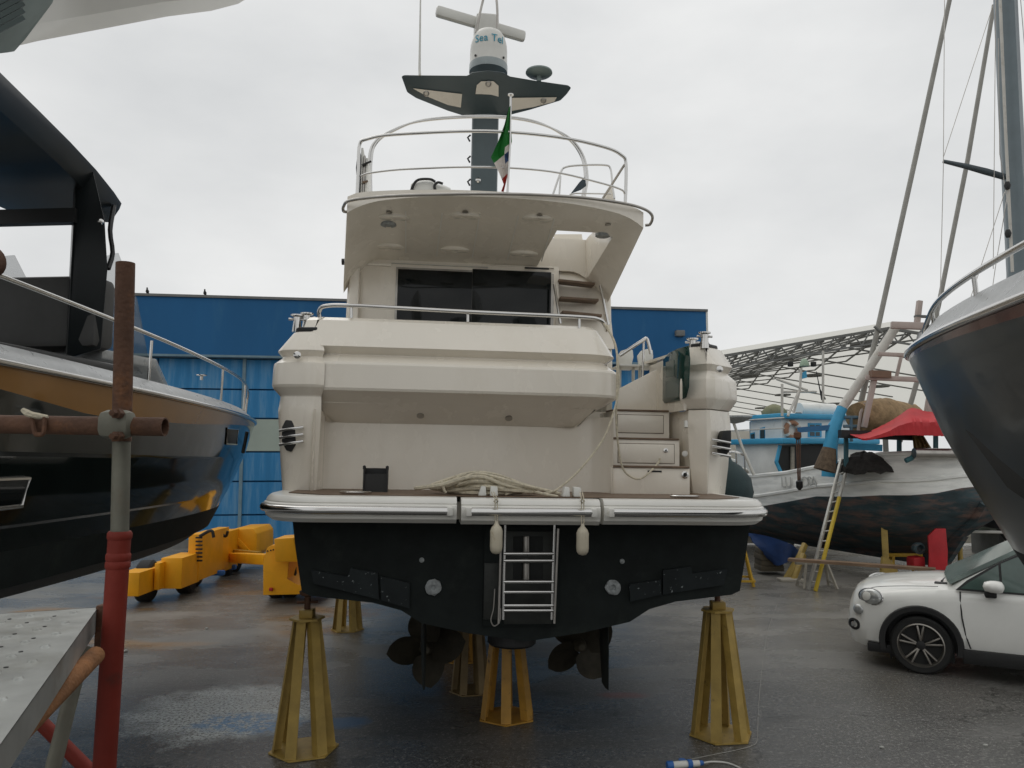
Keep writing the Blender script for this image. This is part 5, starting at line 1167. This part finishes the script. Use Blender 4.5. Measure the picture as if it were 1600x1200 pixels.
    beam('gantry_crosshead', fw(1360, 584, 14.2), fw(1390, 586, 14.2), .16, .14, mat('brown crosshead', (.2, .12, .08), .7), t)
    beam('gantry_top_plate', fw(1430, 494, 14.2), fw(1453, 495, 14.2), .12, .04, truss, t)
    # net drum with tan net
    A_, B_ = fw(1340, 652, 14.6), fw(1428, 650, 15.4); ax_ = B_ - A_
    pf = []
    random.seed(5)
    for k in range(15):
        f = k / 14; r_ = .30 + .10 * math.sin(f * 3.1) + random.uniform(-.015, .015); pf.append((r_ if f < .55 else r_ - .05, f * ax_.length))
    bm = bmesh.new(); add_lathe(bm, [(.02, 0)] + pf + [(.02, ax_.length)], axis(A_, ax_), 26)
    for v in bm.verts: v.co += Vector((random.uniform(-.012, .012), random.uniform(-.012, .012), random.uniform(-.015, .015)))
    finish('net_drum', bm, netmat, t, 70)
    for P_ in ([(1340, 680, 14.5), (1345, 645, 14.5), (1352, 630, 14.5)], [(1330, 650, 14.6), (1330, 690, 14.6)], [(1318, 652, 14.6), (1352, 652, 14.6)], [(1318, 666, 14.6), (1345, 666, 14.6)]):
        tube('drum_frame', [fw(*p) for p in P_], .035, palepink if P_[0][0] == 1340 else mat('blue grey rail', (.12, .2, .26), .6), t, 6)
    # shelter deck beam and posts, clutter
    beam('shelter_beam', fw(1312, 678, 14.0), fw(1430, 682, 13.8), .25, .16, dullblack, t)
    for px in (1322, 1405, 1462): beam('shelter_post', fw(px, 680, 14.1), fw(px, 735, 14.1), .07, .07, mat('teal post', (.03, .1, .12), .6), t)
    beam('blue_board', fw(1325, 697, 14.8), fw(1378, 700, 14.8), .05, .14, fishblue, t)
    random.seed(11)
    hp = bmesh.new(); add_lathe(hp, [(.6, 0), (.58, .12), (.4, .3), (.15, .38), (.02, .4)], Matrix.Translation(fw(1352, 738, 14.3)), 22)
    for v in hp.verts: v.co += Vector([random.uniform(-.05, .05) for _ in range(3)])
    finish('dark_net_heap', hp, mat('black net', (.02, .018, .016), .9, var=.5, vscale=12, bump=1, bscale=30), t, 70)
    tube('shooting_roller', [fw(1428, 708, 13.3), fw(1520, 709, 13.3)], .10, dullsteel, t, 14); tube('roller_bracket', [fw(1415, 720, 13.4), fw(1424, 716, 13.4), (fw(1432, 708, 13.4))], .05, mat('teal bracket', (.04, .14, .16), .6), t, 8)
    # hanging ochre net with folds
    bm = bmesh.new(); g = []
    for i in range(6):
        row = []
        for k in range(19):
            f = k / 18; px = 1424 + f * 9 + (i / 5) * (4 + f * 24); py = 664 + i * 9
            p = W(px, py, 15.1 + .05 * math.sin(f * 26)); row.append(bm.verts.new(FF.I @ p))
        g.append(row)
    for i in range(5):
        for k in range(18): bm.faces.new((g[i][k], g[i][k + 1], g[i + 1][k + 1], g[i + 1][k]))
    bmesh.ops.solidify(bm, geom=list(bm.faces), thickness=.02); finish('hanging_net', bm, netgold, t, 60)
    # two tall poles
    for P_, r_ in (([(1488, -20, 14.8), (1432, 240, 14.8), (1370, 520, 14.8), (1345, 630, 14.8)], .055), ([(1553, 8, 15.2), (1512, 250, 15.2), (1466, 480, 15.2), (1406, 690, 15.2)], .05)):
        tube('outrigger_pole', [fw(*p) for p in P_], [r_ * .9, r_, r_, r_ * 1.1], spargrey, t, 10)
    tube('pole_strap', [fw(1366, 510, 14.74), fw(1378, 520, 14.74)], .03, truss, t)
    tube('basket', [fw(1296, 700, 13.9), fw(1293, 715, 13.9), fw(1288, 735, 13.9)], [.13, .17, .21], mat('brown basket', (.12, .085, .055), .9, var=.4, vscale=14, bump=.8, bscale=40), t, 14)
    # faint raised name on the planking
    for s_, px, w_ in (('L', 1229, .2), ('U', 1237, .2), ('R', 1256, .2), ('O', 1263, .2), ('S', 1270, .2), ('A', 1277, .2)):
        o = textmesh('hull_letter', s_, .34, mat('raised letter paint', (.56, .56, .53), .6), .008)
        p = FF(px, 761, -1.71)
        o.matrix_local = Matrix.Translation((p.x, -1.80, p.z)) @ Matrix.Rotation(R(90), 4, 'X'); o.parent = t
    return t
FB = fishing_boat()

def tarp():
    t = thing('red_tarpaulin', 'red tarpaulin awning sagging over the fishing boat deck', 'tarpaulin')
    top = [(1328, 679, 14.0), (1352, 677, 14), (1385, 662, 14), (1405, 650, 14), (1424, 638, 14), (1445, 643, 14), (1470, 648, 14), (1500, 668, 14)]
    fr = [(1332, 681, 13.4), (1352, 686, 13.3), (1385, 676, 13.2), (1405, 666, 13.2), (1426, 660, 13.2), (1447, 661, 13.2), (1472, 662, 13.2), (1502, 682, 13.2)]
    lo = [(1334, 682, 13.4), (1354, 688, 13.3), (1386, 682, 13.2), (1406, 680, 13.2), (1428, 680, 13.2), (1450, 681, 13.2), (1476, 682, 13.2), (1506, 690, 13.2)]
    rows = [cr([W(p[0], p[1], p[2] + 1.5) for p in r], 4) for r in (top, fr, lo)]
    bm = bmesh.new(); g = [[bm.verts.new(p) for p in r] for r in rows]
    for A, B in zip(g, g[1:]):
        for k in range(len(A) - 1): bm.faces.new((A[k], A[k + 1], B[k + 1], B[k]))
    bmesh.ops.subdivide_edges(bm, edges=list(bm.edges), cuts=2, use_grid_fill=True)
    random.seed(2)
    for v in bm.verts: v.co += Vector((0, random.uniform(-.006, .006), random.uniform(-.004, .004)))
    bmesh.ops.solidify(bm, geom=list(bm.faces), thickness=.01); finish('tarp_cloth', bm, redtarp, t, 70)
    beam('tarp_pole', W(1470, 664, 14.8), W(1512, 664, 14.8), .03, .03, polewhite, t)
tarp()
def btarp():
    t = thing('blue_tarpaulin', 'dark blue tarpaulin wrapped round the bow foot of the fishing boat', 'tarpaulin')
    rows = []
    for k in range(7):
        f = k / 6; y0 = 832 + 0 * f
        rows.append([W(1165 + f * 40 + 2 * math.sin(k * 2.1), 832 + f * 46, 17.0 - .25 * math.sin(f * 3)), W(1200 + f * 15, 838 + f * 46, 16.7), W(1235 - f * 3, 850 + f * 28, 16.6), W(1250, 862 + f * 10, 17.0)])
    secs = [cr(r, 4) for r in rows]; loft('tarp_cloth', secs, bluetarp, t, closed=False, smooth=70)
    bmx = bmesh.new(); add_loft(bmx, [[p + Vector((0, .06, 0)) for p in r] for r in secs], False, False); finish('tarp_lining', bmx, bluetarp, t, 70)
btarp()
def ladder():
    t = thing('leaning_ladder', 'aluminium ladder with one yellow stile leaning on the fishing boat', 'ladder')
    dA, dB = G(1263, 922), G(1274, 924); tA, tB = W(1315, 717, dA.y + .75), W(1328, 712, dA.y + .75)
    yellow_to = dB + (tB - dB) * .68
    beam('stile', dA, tA, .05, .07, aluladder, t, .006); beam('stile', dB, yellow_to, .05, .07, ladderyellow, t, .006); beam('stile', yellow_to, tB, .048, .068, aluladder, t, .006)
    for k in range(13):
        f = .06 + k * .074; tube('rung', [dA + (tA - dA) * f, dB + (tB - dB) * f], .016, aluladder, t, 8)
ladder()
def props():
    ym = mat('dull yellow prop', (.36, .25, .06), .6, var=.3, vscale=5, stain=(.1, .07, .03), sscale=5)
    a = thing('timber_prop', 'pair of yellow timber props leaning under the fishing boat left of the ladder', 'prop')
    for (p0, p1) in (((1228, 905), (1250, 868)), ((1240, 908), (1256, 866)), ((1234, 906), (1258, 850))): beam('timber', G(*p0), W(p1[0], p1[1], G(*p0).y + .3), .09, .11, ym, a, .01)
    box('foot_board', G(1236, 908) + Vector((0, 0, .03)), (.5, .3, .05), planks, a, None, .005)
    b = thing('timber_prop', 'tall yellow prop with curved foot plate under the fishing boat stern', 'prop')
    g = G(1386, 912); beam('timber', g, W(1381, 815, g.y + .2), .12, .14, ym, b, .01)
    prism('foot_plate', [W(x, y, g.y - .08) for x, y in ((1376, 910), (1380, 870), (1392, 875), (1402, 888), (1408, 910))], (0, .1, 0), ym, b, .01)
    c = thing('timber_prop', 'post with black head standing beside the red rudder', 'prop')
    g = G(1502, 905); tube('post', [g, W(1499, 838, g.y)], .05, ym, c, 8); tube('post_head', [W(1499, 840, g.y), W(1498, 822, g.y)], .06, black, c, 8); tube('post_screw', [W(1498, 824, g.y), W(1498, 812, g.y)], .02, black, c, 6)
    d = thing('long_plank', 'long thin brown plank laid across trestles below the fishing boat', 'plank')
    beam('plank', W(1232, 874, 15.2), W(1462, 890, 14.0), .22, .05, mat('brown plank', (.2, .13, .08), .8, var=.3), d); 
    for k, (px, py, lab) in enumerate(((1276, 918, 'pale wooden sawhorse under the plank behind the ladder foot'), (1412, 905, 'yellow sawhorse under the plank end behind the car bonnet'))):
        s = thing('sawhorse', lab, 'sawhorse', None, 'sawhorses carrying the plank'); g = G(px, py); h = .48 if k == 0 else .5; m = planks if k == 0 else mat('bright yellow trestle', (.5, .3, .02))
        for sx in (-1, 1):
            for sy in (-1, 1): beam('leg', g + Vector((sx * .32, sy * .2, 0)), g + Vector((sx * .2, sy * .03, h)), .045, .045, m, s)
            beam('foot_bar', g + Vector((sx * .3, -.18, .1)), g + Vector((sx * .3, .18, .1)), .03, .04, m, s)
        beam('top_rail', g + Vector((-.4, 0, h)), g + Vector((.4, 0, h)), .09, .07, m, s, .005)
    e = thing('keel_block', 'stack of dark timber blocks carrying the fishing boat keel near the blue tarpaulin', 'timber blocks'); g = G(1214, 902)
    for k in range(4): box('block', g + Vector((0, .5, .14 + k * .12)), (.5 - .03 * (k % 2), .5, .115), mat('dark timber', (.09, .075, .05), .85, var=.3), e, None, .008)
    f = thing('red_bucket_top', 'dull red drum resting on the yellow trestle', 'drum'); g = G(1152, 914)
    lathe('drum_shell', [(.2, .97), (.22, 1.0), (.26, 1.35), (.27, 1.42)], mat('dull red drum', (.16, .04, .03), .6, var=.3), f, Matrix.Translation((g.x, g.y, 0)), 16)
props()

# ------------------------------------------------------------------ sailing boat with its mast, at the right edge
def sailboat():
    t = thing('sailing_boat', 'dark hulled sailing boat with blue grey mast and rigging behind the right bow', 'sailing boat')
    d = 17.5
    secs = []
    for px, hb_, zt_, zk in ((1442, .05, 2.2, 1.75), (1470, .5, 2.05, 1.3), (1520, 1.1, 1.95, 1.0), (1600, 1.6, 1.9, .85), (1720, 1.7, 1.9, .8), (1860, 1.3, 2.0, .95)):
        p = W(px, 700, d); secs.append([Vector((p.x, d - hb_, zt_)), Vector((p.x, d - hb_ * .95, (zt_ + zk) / 2)), Vector((p.x, d - hb_ * .5, zk)), Vector((p.x, d + hb_ * .5, zk)), Vector((p.x, d + hb_ * .95, (zt_ + zk) / 2)), Vector((p.x, d + hb_, zt_))])
    loft('hull', secs, mat('blue black hull', (.01, .014, .02), .3, var=.3), t, smooth=50)
    tube('boot_stripe', [W(1470, 829, d - .75), W(1530, 831, d - 1.25), W(1640, 833, d - 1.68)], .03, plasticwhite, t, 6)
    prism('fin_keel', [(W(1560, 700, d).x, d, .9), (W(1700, 700, d).x, d, .9), (W(1680, 700, d).x, d, .1), (W(1600, 700, d).x, d, .1)], (0, .25, 0), antifoul, t)
    dm = 12.0
    secs = []
    for px, py in ((1590, 760), (1592, 425), (1580, 200), (1569, -40)):
        p = W(px, py, dm); k = .155; secs.append([p + Vector((a * k, b * k * 1.4, 0)) for a, b in ((-1, 0), (-.75, -.6), (0, -1), (.75, -.6), (1, 0), (.75, .6), (0, 1), (-.75, .6))])
    m_ = loft('mast', secs, sailmast, t, smooth=50)
    tube('mast_track', [W(1582, 425, dm - .25), W(1571, 200, dm - .25), W(1561, -40, dm - .25)], .025, polewhite, m_, 6)
    tube('spreader', [W(1474, 252, dm), W(1510, 260, dm), W(1540, 268, dm), W(1578, 279, dm)], [.03, .045, .055, .05], mat('dark slate spreader', (.07, .09, .1), .5), m_, 8); tube('spreader', [W(1582, 279, dm), W(1660, 272, dm)], .05, sailmast, m_, 8)
    for P in ([(1474, 246), (1551, 10)], [(1476, -20), (1474, 262), (1470, 430), (1464, 560)], [(1556, -20), (1552, 420)], [(1594, -10), (1605, 120)], [(1560, 60), (1562, 240), (1575, 320)], [(1570, 300), (1525, 440), (1515, 470)], [(1575, 300), (1555, 420), (1548, 470)], [(1585, 20), (1604, 300)]):
        tube('shroud', [W(a, b, dm - .1) for a, b in P], .006, dullsteel, t, 5)
    lathe('turning_block', [(.03, -.06), (.05, 0), (.03, .06)], black, m_, Matrix.Translation(W(1575, 365, dm - .3)), 10); lathe('turning_block', [(.03, -.06), (.05, 0), (.03, .06)], black, m_, Matrix.Translation(W(1574, 290, dm - .3)), 10)
sailboat()

# ------------------------------------------------------------------ small navy boat behind the right quarter
def navyboat():
    t = thing('navy_dinghy', 'small navy boat bow with white pulpit rails beyond the right quarter', 'boat')
    d = 13.5
    secs = []
    for k, (dy, hb_, zt_) in enumerate(((0, .06, 2.35), (.3, .3, 2.33), (.9, .55, 2.28), (2, .8, 2.2), (3.5, .85, 2.15))):
        p = W(1148, 700, d + dy); x = p.x - dy * .35; secs.append([Vector((x - hb_, d + dy, zt_)), Vector((x - hb_ * .6, d + dy + .1, 1.7)), Vector((x, d + dy + .2, 1.3)), Vector((x + hb_ * .6, d + dy + .1, 1.7)), Vector((x + hb_, d + dy, zt_))])
    loft('hull', secs, mat('navy gelcoat', (.012, .02, .06), .2, var=.2, coat=.3), t, smooth=50)
    tube('gunwale', [s[4] for s in secs[::-1]] + [s[0] for s in secs], .03, plasticwhite, t, 6)
    r = tube('pulpit', [W(1130, 708, d), W(1148, 706, d), W(1164, 712, d + .3), W(1166, 716, d + 1)], .02, chrome, t, 6, sm=4)
    for a in (1136, 1150, 1163): tube('stanchion', [W(a, 708, d + .1), W(a + 1, 742, d + .1)], .014, chrome, r, 5)
    tube('mooring_pole', [W(1146, 660, d - .3), W(1160, 700, d - .3), W(1178, 742, d - .3)], .025, plasticwhite, t, 6); lathe('pole_cap', [(.02, 0), (.16, .03), (.3, .1), (.3, .13)], zinc, t, Matrix.Translation(W(1148, 662, d - .3)), 12)
    lathe('bow_eye', [(.05, 0), (.05, .03), (.02, .04)], chrome, t, axis(W(1149, 750, d), (0, -1, 0)), 10)
navyboat()

# ------------------------------------------------------------------ truss roofed shed on the right
def shed():
    t = thing('truss_roof_shed', 'huge open shed with pale roof and dark lattice trusses behind the fishing boat', 'building')
    pr = W(1388, 513, 42); pe = W(1132, 556, 42); sl = (pr.z - pe.z) / (pr.x - pe.x)
    yb = 110
    def rp(u, v, off=0):   # u: metres along the slope from the ridge (negative left), v: depth
        return Vector((pr.x + u, 42 + v, pr.z - abs(u) * sl - off))
    U = [-26, -20, -14, -9, -4.5, 0, 4.5, 9, 14, 20, 26]
    memb = bpy.data.materials.new('translucent roof sheet'); memb.use_nodes = True; n = memb.node_tree
    b = n.nodes['Principled BSDF']; b.inputs['Base Color'].default_value = (.8, .79, .74, 1); b.inputs['Roughness'].default_value = .7
    tr = n.nodes.new('ShaderNodeBsdfTranslucent'); tr.inputs['Color'].default_value = (.78, .77, .72, 1); mx_ = n.nodes.new('ShaderNodeMixShader'); mx_.inputs[0].default_value = .82
    n.links.new(b.outputs[0], mx_.inputs[1]); n.links.new(tr.outputs[0], mx_.inputs[2]); n.links.new(mx_.outputs[0], n.nodes['Material Output'].inputs['Surface'])
    loft('roof_sheet', [[rp(u, v, -.3) for u in U] for v in (-.5, 12, 24, 36, 48, 60, 68)], memb, t, closed=False, smooth=30)
    # lattice: shared unit bar
    me = bpy.data.meshes.new('lattice_bar'); bm = bmesh.new(); bmesh.ops.create_cube(bm, size=1); bm.to_mesh(me); bm.free(); me.materials.append(truss)
    def bar(a, b, w_, nm='lattice_bar'):
        a, b = Vector(a), Vector(b); d = b - a
        o = bpy.data.objects.new(nm, me); COL.objects.link(o); o.parent = t
        o.matrix_local = Matrix.Translation((a + b) / 2) @ d.to_track_quat('X', 'Z').to_matrix().to_4x4() @ Matrix.Diagonal((d.length, w_, w_, 1))
    nu, nv = 9, 11; du, dv = 1.2, 5.5
    cnt = 0
    for i in range(-9, 2):
        for j in range(nv):
            u0, v0 = i * du, j * dv
            k = (i + j) % 2
            bar(rp(u0, v0, .1), rp(u0 + du, v0 + dv, .1), .085); bar(rp(u0 + du, v0, .1), rp(u0, v0 + dv, .1), .085)
    for j in range(1, nv): 
        for s0, s1 in ((-20, -10), (-10, 0), (0, 11)): bar(rp(s0, j * dv, .3), rp(s1, j * dv, .3), .09)
    # front edge truss
    for s0, s1 in ((-22, -11), (-11, 0), (0, 6), (6, 14)):
        bar(rp(s0, 0), rp(s1, 0), .15); bar(rp(s0, 0, .7), rp(s1, 0, .7), .1)
    k = -20
    while k < 10:
        bar(rp(k, 0), rp(k + .5, 0, .7), .06, 'edge_brace'); bar(rp(k + .5, 0, .7), rp(k + 1.0, 0), .06, 'edge_brace'); k += 1.0
    for j in (0, 1, 2, 3, 4):
        for i in range(-4, 3):
            p = rp(i * 5.0 + (2.5 if j % 2 else 0), j * 14 + 3, .45); o = lathe('node_plate', [(.75, -.06), (.75, .06)], truss, t, Matrix.Translation(p) @ Matrix.Diagonal((1, 1.3, 1, 1)), 8)
    # posts and back wall
    for v in (10, 24, 38, 52):
        for u in (-20, 18): bar(rp(u, v), Vector((pr.x + u, 42 + v, 0)), .4)
    box('rear_wall', (pr.x, 112, 3), (60, .4, 6), mat('pale shed wall', (.62, .6, .55), .8, var=.1, vscale=.3), t)
shed()
bw = thing('board_wall', 'low pale board wall behind the fishing boat stands', 'wall')
random.seed(4)
for j in range(5):
    for i in range(9):
        box('board', (4.5 + i * 2.4, 22.5 + .01 * random.random(), .16 + j * .235), (2.37, .05, .225), planks, bw)
for i in range(10): box('wall_post', (3.3 + i * 2.4, 22.58, .62), (.12, .1, 1.24), truss, bw)
mb = thing('moored_boat', 'pale covered motor boat stored far behind the fishing boat stern', 'boat')
loft('hull', [[Vector((X, 20 + s * hb_, z)) for s, z in ((-1, 1.35), (-.8, .9), (0, .65), (.8, .9), (1, 1.35))] for X, hb_ in ((10.8, .1), (11.6, .7), (13, 1.0), (15, 1.0))], mat('pale green hull', (.42, .5, .44), .5), mb, smooth=50)
prism('cover', [(11.2, 19.2, 1.36), (15, 19.0, 1.36), (14.6, 19.5, 1.8), (12, 19.5, 1.75)], (0, 1.2, 0), plasticwhite, mb, .03)
for X in (12.2, 14.2): box('cradle', (X, 20, .33), (.12, 1.2, .62), truss, mb)

# ------------------------------------------------------------------ small things on the ground
def plug():
    t = thing('cable_connector', 'blue and white cable connector lying on the wet asphalt', 'connector'); A_, B_ = G(1042, 1196, .045), G(1098, 1192, .045); d = B_ - A_; M = axis(A_, d); L_ = d.length
    lathe('socket_end', [(.03, 0), (.034, .01), (.034, L_ * .16), (.026, L_ * .17)], plasticblue, t, M, 16)
    lathe('connector_body', [(.026, L_ * .16), (.028, L_ * .2), (.028, L_ * .56), (.026, L_ * .58)], plasticwhite, t, M, 16)
    lathe('locking_ring', [(.035, L_ * .57), (.036, L_ * .6), (.036, L_ * .68), (.03, L_ * .7)], plasticblue, t, M, 16)
    lathe('plug_grip', [(.026, L_ * .7), (.024, L_ * .9), (.018, L_ * .91)], plasticwhite, t, M, 16); lathe('plug_end', [(.021, L_ * .9), (.02, L_), (.008, L_ * 1.03)], plasticblue, t, M, 16)
    lathe('socket_lid', [(.03, -.008), (.03, .008)], plasticblue, t, Matrix.Translation(G(1066, 1188, .05)), 14)
plug()
tag(tube('white_cord', [G(1075, 1187, .03), G(1110, 1180, .008), G(1150, 1172, .006), G(1175, 1165, .006), G(1183, 1157, .006), G(1184, 1130, .006), G(1187, 1080, .006), G(1194, 1020, .006), G(1203, 975, .006), G(1220, 930, .006)], .003, mat('grey cord', (.35, .34, .31), .7), None, 6, sm=6), 'thin white cord trailing past the right stand over the asphalt', 'cord')
tag(tube('cable_tail', [G(1098, 1192, .045), G(1115, 1190, .02), G(1140, 1193, .008), G(1165, 1206, .008), G(1185, 1230, .008)], .007, plasticwhite, None, 6, sm=5), 'short white cable leaving the blue connector towards the camera', 'cable')
def litter(px, py, s, label):
    g = G(px, py); bm = bmesh.new(); bmesh.ops.create_icosphere(bm, subdivisions=1, radius=s)
    for v in bm.verts: v.co = Vector((v.co.x * random.uniform(.7, 1.2), v.co.y * random.uniform(.6, 1), max(0, v.co.z * .6 + s * .3)))
    o = finish('litter_scrap', bm, mat('pale litter', (.4, .4, .37), .7), None, 0); o.location = g; tag(o, label, 'litter', 'pale scraps on the asphalt')
litter(196, 1019, .04, 'pale scrap on the asphalt just right of the red scaffold leg'); litter(323, 983, .03, 'small white scrap on the asphalt left of the left stand'); litter(406, 908, .04, 'white scrap on the asphalt in front of the transporter'); litter(1540, 1166, .025, 'pale scrap on the asphalt at the lower right'); litter(1378, 1169, .025, 'pale scrap on the asphalt right of the white cord')
